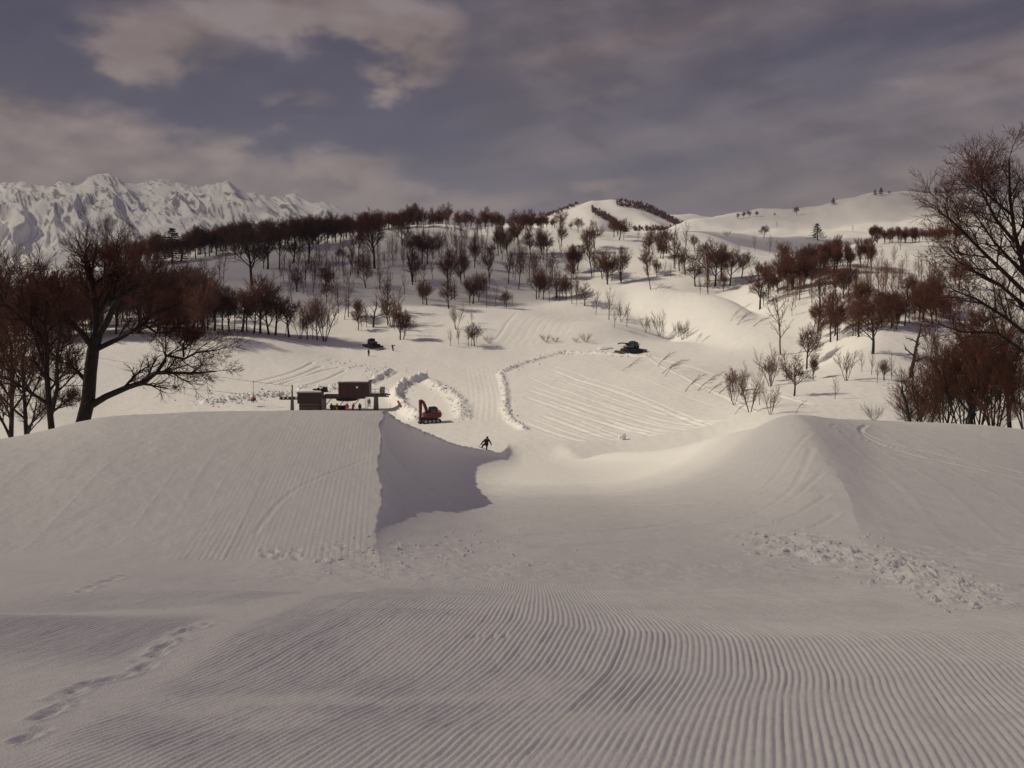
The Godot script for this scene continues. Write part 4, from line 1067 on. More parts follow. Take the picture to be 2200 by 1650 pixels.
func make_far_land():
	# the alpine range on the left, 5 km off
	var crest := line1([-900, 470, -500, 430, -200, 405, 0, 398, 60, 396, 100, 402, 132, 390, 160, 394, 195, 380, 230, 379, 258, 388, 300, 396, 345, 386, 380, 398, 420, 402, 455, 396, 490, 394, 520, 406, 560, 416, 600, 424, 630, 421, 655, 430, 690, 436, 720, 446, 760, 460, 800, 474, 860, 492, 950, 515, 1150, 540])
	var ridge := FastNoiseLite.new(); ridge.seed = 14; ridge.frequency = 1.0; ridge.fractal_type = FastNoiseLite.FRACTAL_RIDGED; ridge.fractal_octaves = 5; ridge.fractal_gain = 0.5
	var warp := FastNoiseLite.new(); warp.seed = 15; warp.frequency = 1.0; warp.fractal_octaves = 3
	var D := 5200.0
	var alp := func(x: float, d: float) -> float:
		var px := 1100.0 + F * x / d
		var top := (HOR - at1(crest, px)) / F * D
		var t := (d - 3500.0) / (D - 3500.0)
		var base := -180.0 + (top + 180.0) * (pow(clampf(t, 0.0, 1.0), 1.25) if t < 1.0 else maxf(0.0, 1.0 - (t - 1.0) * 1.1))
		# spurs run down towards the right
		var u := x + (D - d) * -0.75
		var wx := warp.get_noise_2d(x * 0.0012, d * 0.0012) * 160.0
		var r := ridge.get_noise_2d((u + wx) * 0.0019, (d + wx) * 0.00035)
		var r2 := ridge.get_noise_2d((u + wx) * 0.0065, (d - wx) * 0.0014)
		var keep := smoothstep(0.0, 0.25, t) * (1.0 - 0.8 * exp(-pow((t - 1.0) * 7.0, 2.0)))
		return base + keep * (125.0 * (r - 0.25) + 18.0 * r2 + 3.5 * ridge.get_noise_2d((u + wx) * 0.021, d * 0.008)) + 9.0 * r2
	var rocky := func(p: Vector3, n: Vector3) -> Color:
		var u := p.x - (D + p.z) * 0.75
		var rib := 0.6 * warp.get_noise_2d(u * 0.016, p.z * 0.0016) + 0.85 * warp.get_noise_2d(u * 0.05, p.z * 0.007)
		var bare := smoothstep(0.16, 0.34, rib + 0.45 * (0.82 - n.y)) * smoothstep(-0.3, 0.1, warp.get_noise_2d(p.x * 0.003 + 9.0, p.z * 0.003))
		return Color(0.84, 0.84, 0.87).lerp(Color(0.11, 0.11, 0.135), bare * 0.9)
	var o := part("mountains", grid_mesh(range_of(-0.64, 0.0, 480), range_of(3700.0, 5600.0, 180), alp, rocky), M.rock, self)
	tag(o, "", "", "", "structure")
	# the rounded hill in the middle distance
	var dome := line1([1000, 505, 1060, 490, 1110, 478, 1140, 468, 1165, 464, 1200, 452, 1240, 438, 1275, 430, 1310, 428, 1345, 430, 1380, 437, 1410, 447, 1440, 461, 1470, 474, 1510, 490, 1560, 505, 1640, 520])
	var D2 := 1900.0
	var hill := func(x: float, d: float) -> float:
		var px := 1100.0 + F * x / d
		var top := (HOR - at1(dome, px)) / F * D2
		var t := (d - 1350.0) / (D2 - 1350.0)
		var base := -40.0 + (top + 40.0) * (smoothstep(0.0, 1.0, t * 0.5) * 2.0 if t < 1.0 else maxf(0.0, 1.0 - (t - 1.0) * 0.9))
		var u := x - (D2 - d) * 0.28
		return base + 20.0 * smoothstep(0.0, 0.4, t) * smoothstep(1.0, 0.6, t) * (sin(u * 0.024 + 1.0) + 0.5 * sin(u * 0.061)) + 6.0 * n_mid.get_noise_2d(x * 0.01, d * 0.01)
	var plain := func(_p: Vector3, _n: Vector3) -> Color: return Color(0.85, 0.85, 0.87)
	var hill_node := part("far_hill", grid_mesh(range_of(-0.25, 0.42, 160), range_of(1350.0, 2500.0, 90), hill, plain), M.rock, self)
	tag(hill_node, "", "", "", "structure")
	# hills low behind it
	var low := line1([900, 500, 1100, 478, 1160, 466, 1260, 470, 1440, 462, 1480, 460, 1540, 466, 1640, 470, 2000, 470, 2500, 480])
	var back := func(x: float, d: float) -> float:
		var top := (HOR - at1(low, 1100.0 + F * x / d)) / F * 3000.0
		var t := (d - 2500.0) / 500.0
		return -60.0 + (top + 60.0) * (smoothstep(0.0, 1.0, t) if t < 1.0 else maxf(0.0, 1.0 - (t - 1.0))) + 12.0 * n_mid.get_noise_2d(x * 0.006, d * 0.006)
	tag(part("back_hills", grid_mesh(range_of(-0.2, 0.8, 120), range_of(2500.0, 3500.0, 50), back, plain), M.rock, self), "", "", "", "structure")
	tag(part("plain", grid_mesh(range_of(-2.5, 2.5, 30), range_of(1200.0, 26000.0, 30), func(_x: float, d: float) -> float: return -130.0 - d * 0.012, plain), M.rock, self), "", "", "", "structure")
	# woods on the far hill, too far to tell the trees apart
	var small := Wood.new()
	rng.seed = 66
	for k in 26:
		var b := Vector3(rng.randf_range(-3, 3), rng.randf_range(2, 7.5), rng.randf_range(-3, 3)) * Vector3(1, 1, 1)
		small.twig(Vector3(0, rng.randf_range(0, 2.5), 0), b, 0.35)
	var mesh := small.mesh()
	var bands := [["along the right shoulder of the pale far hill", [[1325, 431], [1365, 436], [1400, 447], [1430, 462], [1462, 478], [1490, 492]], 420, 13.0], ["slanting down the face of the pale far hill", [[1272, 447], [1300, 462], [1325, 480], [1345, 496]], 240, 12.0], ["along the left shoulder of the pale far hill", [[1170, 466], [1200, 455], [1240, 441]], 60, 2.0], ["along the foot of the pale far hill", [[1360, 494], [1420, 492], [1480, 490], [1510, 486]], 160, 6.0]]
	for b in bands:
		var mm := MultiMesh.new(); mm.transform_format = MultiMesh.TRANSFORM_3D; mm.mesh = mesh; mm.instance_count = b[2]
		for k in b[2]:
			var list: Array = b[1]
			var f: float = rng.randf() * (list.size() - 1); var q := int(f)
			var a: Array = list[q]; var c: Array = list[q + 1]
			var px: float = lerpf(a[0], c[0], f - q); var py: float = lerpf(a[1], c[1], f - q) + rng.randf() * b[3]
			# where the line of sight meets the hill
			var d := 1420.0; var s := (px - 1100.0) / F
			while d < 1930.0 and HOR - F * hill.call(s * d, d) / d > py: d += 6.0
			var at := Vector3(s * d, float(hill.call(s * d, d)) - 0.3, -d)
			mm.set_instance_transform(k, Transform3D(Basis(Vector3.UP, rng.randf() * TAU).scaled(Vector3.ONE * rng.randf_range(0.7, 1.35)), at))
		var mi := MultiMeshInstance3D.new(); mi.multimesh = mm; mi.material_override = M.twig; mi.name = numbered("far_wood"); add_child(mi)
		tag(mi, "band of far bare woodland " + b[0], "wood", "", "stuff")

# ---------------------------------------------------------------- built things
func box(st: SurfaceTool, c: Vector3, s: Vector3, bevel := 0.0):
	var b := BoxMesh.new(); b.size = s
	st.append_from(b, 0, Transform3D(Basis.IDENTITY, c))

func box_mesh(s: Vector3) -> BoxMesh:
	var b := BoxMesh.new(); b.size = s
	return b

func rod_mesh(a: Vector3, b: Vector3, r: float, r2 := -1.0, sides := 10) -> ArrayMesh:
	var w := Wood.new()
	w.tube(PackedVector3Array([a, b]), PackedFloat32Array([r, r if r2 < 0.0 else r2]), sides)
	# caps
	for e in [[a, 0, a - b], [b, sides, b - a]]:
		var c := w.v.size()
		w.v.append(e[0]); w.n.append((e[2] as Vector3).normalized())
		for q in sides:
			w.v.append(w.v[e[1] + q]); w.n.append((e[2] as Vector3).normalized())
		for q in sides: w.ix.append_array(PackedInt32Array([c, c + 1 + q, c + 1 + (q + 1) % sides]))
	return w.mesh()

# a shape drawn in side view (x, y) and given a width along z
func slab(points: PackedVector2Array, width: float) -> ArrayMesh:
	var st := SurfaceTool.new(); st.begin(Mesh.PRIMITIVE_TRIANGLES)
	st.set_smooth_group(-1)
	var tri := Geometry2D.triangulate_polygon(points)
	for side in [1.0, -1.0]:
		for k in tri: st.add_vertex(Vector3(points[k].x, points[k].y, side * width * 0.5))
	for k in points.size():
		var a := points[k]; var b := points[(k + 1) % points.size()]
		var h := width * 0.5
		for q in [Vector3(a.x, a.y, h), Vector3(b.x, b.y, h), Vector3(b.x, b.y, -h), Vector3(a.x, a.y, h), Vector3(b.x, b.y, -h), Vector3(a.x, a.y, -h)]: st.add_vertex(q)
	st.generate_normals()
	return st.commit()

func pts(list: Array) -> PackedVector2Array:
	var out := PackedVector2Array()
	for k in list.size() / 2: out.append(Vector2(list[k * 2], list[k * 2 + 1]))
	return out

func make_lift():
	var d := 196.0; var u := d / F
	var base := land(700, 886, 150.0)
	base = Vector3((700 - 1100.0) / F * d, (HOR - 887.0) / F * d, -d)
	# local frame: x in metres right of pixel 700, y in metres above pixel row 887
	var X := func(px: float) -> float: return (px - 700.0) * u
	var Y := func(py: float) -> float: return (887.0 - py) * u
	var stn := thing("lift_station", base, "dark red chairlift drive station on concrete pillars in the basin", "lift station")
	# drive cabin on its platform
	var cab := part("drive_cabin", box_mesh(Vector3(65 * u, 27 * u, 3.6)), M.red_metal, stn, Vector3(X.call(763), Y.call(835), 0))
	part("cabin_roof", slab(pts([-34 * u, 0, 34 * u, 0, 34.5 * u, 0.12, 33 * u, 0.26, -33 * u, 0.26, -34.5 * u, 0.12]), 4.0), M.roof, cab, Vector3(0, 13.6 * u, 0))
	part("window", box_mesh(Vector3(0.42, 0.36, 0.06)), M.white, cab, Vector3(7 * u, 5.5 * u, 1.83))
	for k in 12:
		part("wall_panel", box_mesh(Vector3(5.2 * u, 26 * u, 0.05)), M.red_metal if k % 3 else M.red_dark, cab, Vector3((-30 + k * 5.45) * u, -0.2 * u, 1.82 + 0.012 * (k % 2)))
	part("platform_beam", box_mesh(Vector3(90 * u, 5.5 * u, 3.4)), M.red_dark, stn, Vector3(X.call(741), Y.call(851.5), 0))
	part("platform_beam", box_mesh(Vector3(56 * u, 2.2 * u, 0.5)), M.steel, stn, Vector3(X.call(809), Y.call(849.6), 1.3))
	part("platform_beam", box_mesh(Vector3(56 * u, 2.2 * u, 0.5)), M.steel, stn, Vector3(X.call(809), Y.call(849.6), -1.3))
	var deck := part("deck", box_mesh(Vector3(36 * u, 0.12, 3.2)), M.steel, stn, Vector3(X.call(813), Y.call(847.6), 0))
	for k in 4:
		part("rail_post", rod_mesh(Vector3.ZERO, Vector3(0, 1.25, 0), 0.05), M.galv, deck, Vector3((-15 + k * 10) * u, 0.06, 1.5))
	for k in 2:
		part("rail", rod_mesh(Vector3(-16 * u, 0, 0), Vector3(17 * u, 0, 0), 0.045), M.galv, deck, Vector3(0, 0.7 + k * 0.6, 1.5))
	part("control_box", box_mesh(Vector3(9 * u, 16 * u, 1.4)), M.tan_dark, deck, Vector3(9 * u, 8.3 * u, 0.2))
	var ring := TorusMesh.new(); ring.inner_radius = 0.58; ring.outer_radius = 0.66; ring.rings = 20; ring.ring_segments = 6
	part("cable_hoop", ring, M.galv, deck, Vector3(17 * u, 0.7, 0.6), Vector3(PI / 2, 0, 0))
	# bullwheel under the platform
	var wheel := CylinderMesh.new(); wheel.top_radius = 2.35; wheel.bottom_radius = 2.2; wheel.height = 0.3; wheel.radial_segments = 36
	var bull := part("bullwheel", wheel, M.black, stn, Vector3(X.call(746), Y.call(857.5), 0))
	var hub := CylinderMesh.new(); hub.top_radius = 0.45; hub.bottom_radius = 0.45; hub.height = 0.7; hub.radial_segments = 16
	part("hub", hub, M.red, bull, Vector3(0, -0.1, 0))
	part("roof_snow", slab(pts([-32 * u, 0, 31 * u, 0, 29 * u, 0.16, 8 * u, 0.24, -14 * u, 0.2, -30 * u, 0.14]), 3.7), M.clod, cab, Vector3(0, 13.6 * u + 0.25, 0))
	for k in 2: part("ladder_rail", rod_mesh(Vector3.ZERO, Vector3(0, 34 * u, 0), 0.04), M.galv, stn, Vector3(X.call(787) + k * 0.45, Y.call(884), 1.5))
	for k in 8: part("rung", rod_mesh(Vector3.ZERO, Vector3(0.45, 0, 0), 0.025), M.galv, stn, Vector3(X.call(787), Y.call(884) + 0.3 + k * 0.38, 1.5))
	for k in 3: part("brace", rod_mesh(Vector3.ZERO, Vector3(1.1, 1.3, 0), 0.07), M.steel, stn, Vector3(X.call(703 + k * 30), Y.call(868), 1.2 - k * 0.4))
	part("tool_locker", box_mesh(Vector3(1.2, 1.3, 0.8)), M.tan_dark, stn, Vector3(X.call(716), Y.call(879), -0.8))
	# pillars
	part("pillar", slab(pts([-5.2 * u, -0.4, 5.2 * u, -0.4, 3.8 * u, 35 * u, -3.8 * u, 35 * u]), 1.1), M.concrete, stn, Vector3(X.call(808), Y.call(885), 0))
	part("pillar", slab(pts([-4 * u, -0.4, 4 * u, -0.4, 4 * u, 36 * u, -4 * u, 36 * u]), 0.9), M.concrete, stn, Vector3(X.call(698), Y.call(889), 0.9))
	# pulley machinery between the two cabins
	for k in 4:
		var w2 := CylinderMesh.new(); w2.top_radius = 0.42; w2.bottom_radius = 0.42; w2.height = 0.2; w2.radial_segments = 18
		part("pulley", w2, M.black, stn, Vector3(X.call(677 + k * 8), Y.call(838.0 - (k % 2) * 1.5), 0.6), Vector3(PI / 2, 0, 0))
	part("pulley_beam", box_mesh(Vector3(34 * u, 0.28, 0.35)), M.steel, stn, Vector3(X.call(689), Y.call(840.5), 0.3))
	part("motor_housing", box_mesh(Vector3(9 * u, 8 * u, 1.0)), M.red_dark, stn, Vector3(X.call(698), Y.call(836), -0.2))
	# return arm with the guide wheels and the mast
	var mast := part("mast", rod_mesh(Vector3(0, -0.5, 0), Vector3(0, 40 * u, 0), 0.42, 0.30, 14), M.concrete, stn, Vector3(X.call(629), Y.call(891), 0.5))
	part("mast_top", rod_mesh(Vector3(0, 38 * u, 0), Vector3(0, 65 * u, 0), 0.17, 0.12, 10), M.steel, mast)
	part("cross_arm", box_mesh(Vector3(48 * u, 0.25, 0.4)), M.steel, mast, Vector3(-3 * u, 34.5 * u, 0))
	part("cross_arm", box_mesh(Vector3(40 * u, 0.18, 0.3)), M.galv, mast, Vector3(-5 * u, 39 * u, 0.3))
	for k in 5:
		var w3 := CylinderMesh.new(); w3.top_radius = 0.26; w3.bottom_radius = 0.26; w3.height = 0.16; w3.radial_segments = 14
		part("guide_wheel", w3, M.black, mast, Vector3((-22 + k * 9) * u, 37.4 * u, 0.45), Vector3(PI / 2, 0, 0))
	part("arm_post", rod_mesh(Vector3(-27 * u, 33 * u, 0), Vector3(-27 * u, 52 * u, 0), 0.05), M.steel, mast)

	# operator's hut beside it
	var hut := thing("operator_hut", Vector3(X.call(668) + base.x, base.y, -d - 0.3), "two-storey lift hut, dark red above boarded walls, snow on its roof", "hut")
	part("upper_wall", box_mesh(Vector3(50 * u, 22 * u, 3.4)), M.red_dark, hut, Vector3(-1 * u, 33 * u, 0))
	part("roof", box_mesh(Vector3(53 * u, 0.18, 3.9)), M.roof, hut, Vector3(-1 * u, 45 * u, 0))
	part("roof_snow", slab(pts([-26 * u, 0, 26 * u, 0, 25 * u, 0.22, 10 * u, 0.34, -12 * u, 0.30, -25 * u, 0.2]), 3.7), M.clod, hut, Vector3(-1 * u, 46 * u, 0))
	var low := part("lower_wall", box_mesh(Vector3(45 * u, 23 * u, 3.2)), M.wood, hut, Vector3(0, 10.5 * u, 0))
	for k in 6: part("board", box_mesh(Vector3(44.6 * u, 3.3 * u, 0.06)), M.wood if k % 2 else M.wood_dark, low, Vector3(0, (-8.8 + k * 3.7) * u, 1.62 + 0.01 * (k % 2)))
	for k in 2: part("door_frame", box_mesh(Vector3(1.4 * u, 20 * u, 0.1)), M.wood_dark, low, Vector3((1 + k * 20) * u, 0, 1.66))

	# ropes and chairs
	var far_end := spot(-140, 690, 262.0); var far_end2 := spot(-150, 722, 256.0)
	var a1 := Vector3(X.call(628) + base.x, base.y + Y.call(829), -d + 0.5); var a2 := Vector3(X.call(612) + base.x, base.y + Y.call(852), -d + 0.9)
	for r in [[a1, far_end, "upper haul rope of the chairlift running left to the trees", 1.6], [a2, far_end2, "lower haul rope of the chairlift running left to the trees", 2.4]]:
		var w := Wood.new(); var p := PackedVector3Array(); var rr := PackedFloat32Array()
		for k in 21:
			var f := k / 20.0
			var q: Vector3 = (r[0] as Vector3).lerp(r[1], f)
			q.y -= 4.0 * f * (1.0 - f) * r[3]
			p.append(q - r[0]); rr.append(0.035)
		w.tube(p, rr, 5)
		var rope := part("haul_rope", w.mesh(), M.steel, self, r[0])
		tag(rope, r[2], "rope", "chairlift ropes")
	for c in [[545, 822.0, 872.0, true, a1, far_end, "chair coming down with a rider in red, left of the station"], [375, 0.0, 0.0, false, a1, far_end, "empty chair in front of the low tree limb, left of the pair"], [397, 0.0, 0.0, false, a2, far_end2, "empty chair in front of the low tree limb, right of the pair"]]:
		var sx: float = (c[0] - 1100.0) / F
		# where the rope passes over this line of sight
		var f := 0.0
		var q := Vector3.ZERO
		for k in 400:
			f = k / 400.0
			q = (c[4] as Vector3).lerp(c[5], f)
			if q.x / -q.z <= sx: break
		q.y -= 4.0 * f * (1.0 - f) * (1.6 if c[4] == a1 else 2.4)
		var ch_ := thing("lift_chair", q, c[6], "chair", "chairs of the chairlift")
		part("grip", box_mesh(Vector3(0.3, 0.16, 0.14)), M.steel, ch_)
		part("hanger", rod_mesh(Vector3.ZERO, Vector3(0, -2.9, 0), 0.045), M.galv, ch_)
		var w5 := Wood.new()
		w5.tube(PackedVector3Array([Vector3(0, -2.9, 0), Vector3(0, -2.95, 0.5), Vector3(0, -3.7, 0.6), Vector3(0, -4.0, 0.2)]), PackedFloat32Array([0.04, 0.04, 0.04, 0.04]), 6)
		part("bail", w5.mesh(), M.galv, ch_)
		part("seat", box_mesh(Vector3(1.0, 0.08, 0.5)), M.black, ch_, Vector3(0, -4.0, 0.1))
		part("backrest", box_mesh(Vector3(1.0, 0.5, 0.06)), M.black, ch_, Vector3(0, -3.7, -0.16), Vector3(-0.15, 0, 0))
		if c[3]: chair_rider_at = q + Vector3(0, -3.98, 0.1)
	# thin poles with netting gone, set along the groomed lane
	var n := 0
	for a in [[836, 812, 22, "left of the pit bank"], [881, 832, 20, "on the pit bank's crest"], [896, 822, 22, "behind the pit bank"], [918, 814, 22, "at the head of the pit"], [873, 800, 12, "uphill of the pit bank"], [850, 893, 16, "in front of the pit bank by the lip"], [838, 880, 14, "beside the station's right pillar"]]:
		var p2 := land(a[0], a[1], 140.0)
		var pole := part("marker_pole", rod_mesh(Vector3(0, -0.3, 0), Vector3(0.05, a[2] * -p2.z / F, 0), 0.035, 0.025, 6), M.bamboo, self, p2)
		tag(pole, "thin bamboo marker pole " + a[3], "pole", "bamboo poles round the pit")
	# the red board on the bank
	var bp := land(864, 884, 140.0)
	var board := thing("red_board", bp, "long red board lying slanted on the pit's left bank", "board", "", 0.0)
	part("panel", box_mesh(Vector3(3.9, 0.42, 0.08)), M.red_worn, board, Vector3(0, 0.75, 0.5), Vector3(0.3, 0.35, -1.05))
	part("stake", rod_mesh(Vector3(-0.6, -0.6, 0.45), Vector3(-0.5, 1.9, 0.42), 0.05), M.wood_dark, board)
	part("stake", rod_mesh(Vector3(0.7, -1.4, 0.5), Vector3(0.75, 0.5, 0.5), 0.05), M.wood_dark, board)

var chair_rider_at := Vector3.ZERO

# ---------------------------------------------------------------- machines
func track_mesh(length: float, tall: float, wide: float) -> ArrayMesh:
	var p := PackedVector2Array()
	var r := tall * 0.5
	for k in 9: p.append(Vector2(length * 0.5 - r + r * cos(-PI / 2 + PI * k / 8.0), r + r * sin(-PI / 2 + PI * k / 8.0)))
	for k in 9: p.append(Vector2(-length * 0.5 + r + r * cos(PI / 2 + PI * k / 8.0), r + r * sin(PI / 2 + PI * k / 8.0)))
	return slab(p, wide)

func groomer(at: Vector3, label: String, turn: float, accent: Material, boom: bool, size := 1.0):
	var t := thing("snow_groomer", at, label, "snow groomer", "", turn)
	t.scale = Vector3.ONE * size
	t.rotation.z = -0.04
	for s in [-1.35, 1.35]:
		var tr := part("track", track_mesh(4.6, 1.05, 1.4), M.rubber, t, Vector3(0, 0, s))
		for k in 5:
			var w := CylinderMesh.new(); w.top_radius = 0.38; w.bottom_radius = 0.38; w.height = 1.46; w.radial_segments = 16
			part("wheel", w, M.black, tr, Vector3(-1.7 + k * 0.85, 0.5, 0), Vector3(PI / 2, 0, 0))
		for k in 14: part("cleat", box_mesh(Vector3(0.06, 0.1, 1.44)), M.steel, tr, Vector3(-1.9 + k * 0.29, 1.07, 0))
	part("chassis", slab(pts([-2.2, 0.7, 2.0, 0.7, 2.3, 1.2, 0.6, 1.45, -2.3, 1.45]), 1.5), M.black, t)
	var cab := part("cab", slab(pts([-0.1, 1.4, 1.6, 1.3, 1.75, 1.75, 1.15, 2.9, 0.1, 3.0, -0.1, 2.9]), 2.1), M.black, t)
	part("windscreen", slab(pts([1.79, 1.8, 1.22, 2.82, 1.18, 2.80, 1.75, 1.78]), 1.9), M.glass, cab)
	for s in [-1.06, 1.06]:
		part("side_window", slab(pts([0.15, 1.95, 1.5, 1.9, 1.12, 2.75, 0.15, 2.8]), 0.04), M.glass, cab, Vector3(0, 0, s))
		part("mirror", box_mesh(Vector3(0.08, 0.4, 0.2)), M.black, cab, Vector3(1.6, 2.4, s * 1.25))
	part("beacon", box_mesh(Vector3(0.5, 0.14, 1.4)), M.steel, cab, Vector3(0.6, 3.05, 0))
	part("engine_cover", slab(pts([-2.2, 1.45, -0.15, 1.45, -0.15, 2.15, -1.9, 1.95]), 1.9), accent, t)
	part("load_deck", box_mesh(Vector3(1.6, 0.12, 2.4)), M.steel, t, Vector3(-1.6, 1.6, 0))
	var bl := part("blade", slab(pts([3.3, 0.05, 3.55, 0.0, 3.42, 0.35, 3.42, 0.75, 3.6, 1.05, 3.35, 1.0, 3.22, 0.6]), 4.4), M.steel, t)
	for s in [-0.7, 0.7]: part("blade_arm", box_mesh(Vector3(1.6, 0.18, 0.2)), M.black, bl, Vector3(2.6, 0.6, s))
	var ti := part("tiller", slab(pts([-4.2, 0.1, -3.4, 0.1, -3.3, 0.55, -4.0, 0.6]), 4.3), M.black, t)
	part("hitch", box_mesh(Vector3(1.3, 0.2, 0.6)), M.black, ti, Vector3(-2.8, 0.6, 0))
	part("flap", slab(pts([-4.9, 0.04, -4.15, 0.1, -4.15, 0.16, -4.9, 0.10]), 4.2), M.rubber, ti)
	if boom:
		var wi := part("winch", box_mesh(Vector3(0.9, 0.7, 1.0)), M.red_dark, t, Vector3(-1.3, 2.1, 0))
		part("winch_arm", slab(pts([0.3, 0.25, -2.9, 0.35, -3.6, 0.05, -3.6, -0.1, -2.9, 0.1, 0.3, -0.1]), 0.4), M.black, wi, Vector3(0, 0.3, 0))

func make_machines():
	var g := land(1357, 758, 150.0)
	groomer(g, "dark snow groomer with green panels and a rear winch arm", 0.62, M.green, true)
	var g2 := land(800, 746, 200.0)
	groomer(g2, "small dark snow groomer parked by the far treeline", PI - 0.95, M.steel, false, 0.78)
	# the red excavator in the pit, boom folded
	var e := land(922, 908, 130.0)
	var t := thing("excavator", e, "red excavator with folded boom digging in the snow pit", "excavator", "", 0.35)
	var body := Node3D.new()
	for s in [-1.1, 1.1]:
		var tr := part("track", track_mesh(3.4, 0.8, 0.55), M.rubber, t, Vector3(0.15, 0, s))
		for k in 4:
			var w := CylinderMesh.new(); w.top_radius = 0.26; w.bottom_radius = 0.26; w.height = 0.6; w.radial_segments = 14
			part("roller", w, M.galv, tr, Vector3(-1.1 + k * 0.73, 0.4, 0), Vector3(PI / 2, 0, 0))
	part("turntable", rod_mesh(Vector3(0.15, 0.7, 0), Vector3(0.15, 0.95, 0), 0.8, -1, 20), M.black, t)
	part("house", slab(pts([-0.9, 0.95, 1.75, 0.95, 1.85, 1.3, 1.8, 1.9, -0.2, 1.95, -0.9, 1.6]), 2.4), M.red, t)
	var cab := part("cab", slab(pts([-0.15, 1.3, 1.2, 1.3, 1.25, 2.7, 1.05, 2.85, 0.0, 2.8, -0.15, 2.6]), 1.2), M.black, t, Vector3(0, 0, 0.55))
	part("side_window", slab(pts([0.05, 1.85, 1.0, 1.85, 1.02, 2.6, 0.05, 2.6]), 0.04), M.glass, cab, Vector3(0, 0, 0.62))
	part("counterweight", slab(pts([1.25, 1.0, 1.95, 1.15, 2.05, 1.6, 1.75, 2.2, 1.25, 2.3]), 2.3), M.tan, t)
	var boom := part("boom", slab(pts([-0.5, 1.2, -0.05, 1.3, -0.35, 2.6, -0.75, 3.55, -1.2, 4.1, -1.6, 4.15, -1.65, 3.8, -1.2, 3.5, -0.85, 2.5]), 0.5), M.red, t)
	part("cylinder", rod_mesh(Vector3(-0.15, 1.5, 0.35), Vector3(-0.75, 3.1, 0.35), 0.09), M.steel, boom)
	part("cylinder", rod_mesh(Vector3(-0.9, 3.85, 0.3), Vector3(-1.75, 3.2, 0.3), 0.07), M.steel, boom)
	var stick := part("stick", slab(pts([-1.85, 4.05, -1.4, 4.0, -1.3, 3.5, -1.35, 2.0, -1.45, 0.9, -1.75, 0.9, -1.8, 2.2]), 0.42), M.red, t)
	part("bucket", slab(pts([-1.85, 1.05, -1.3, 1.0, -1.0, 0.55, -1.15, 0.1, -1.6, -0.05, -2.0, 0.05, -1.7, 0.4]), 1.1), M.red_dark, stick)
	body.free()

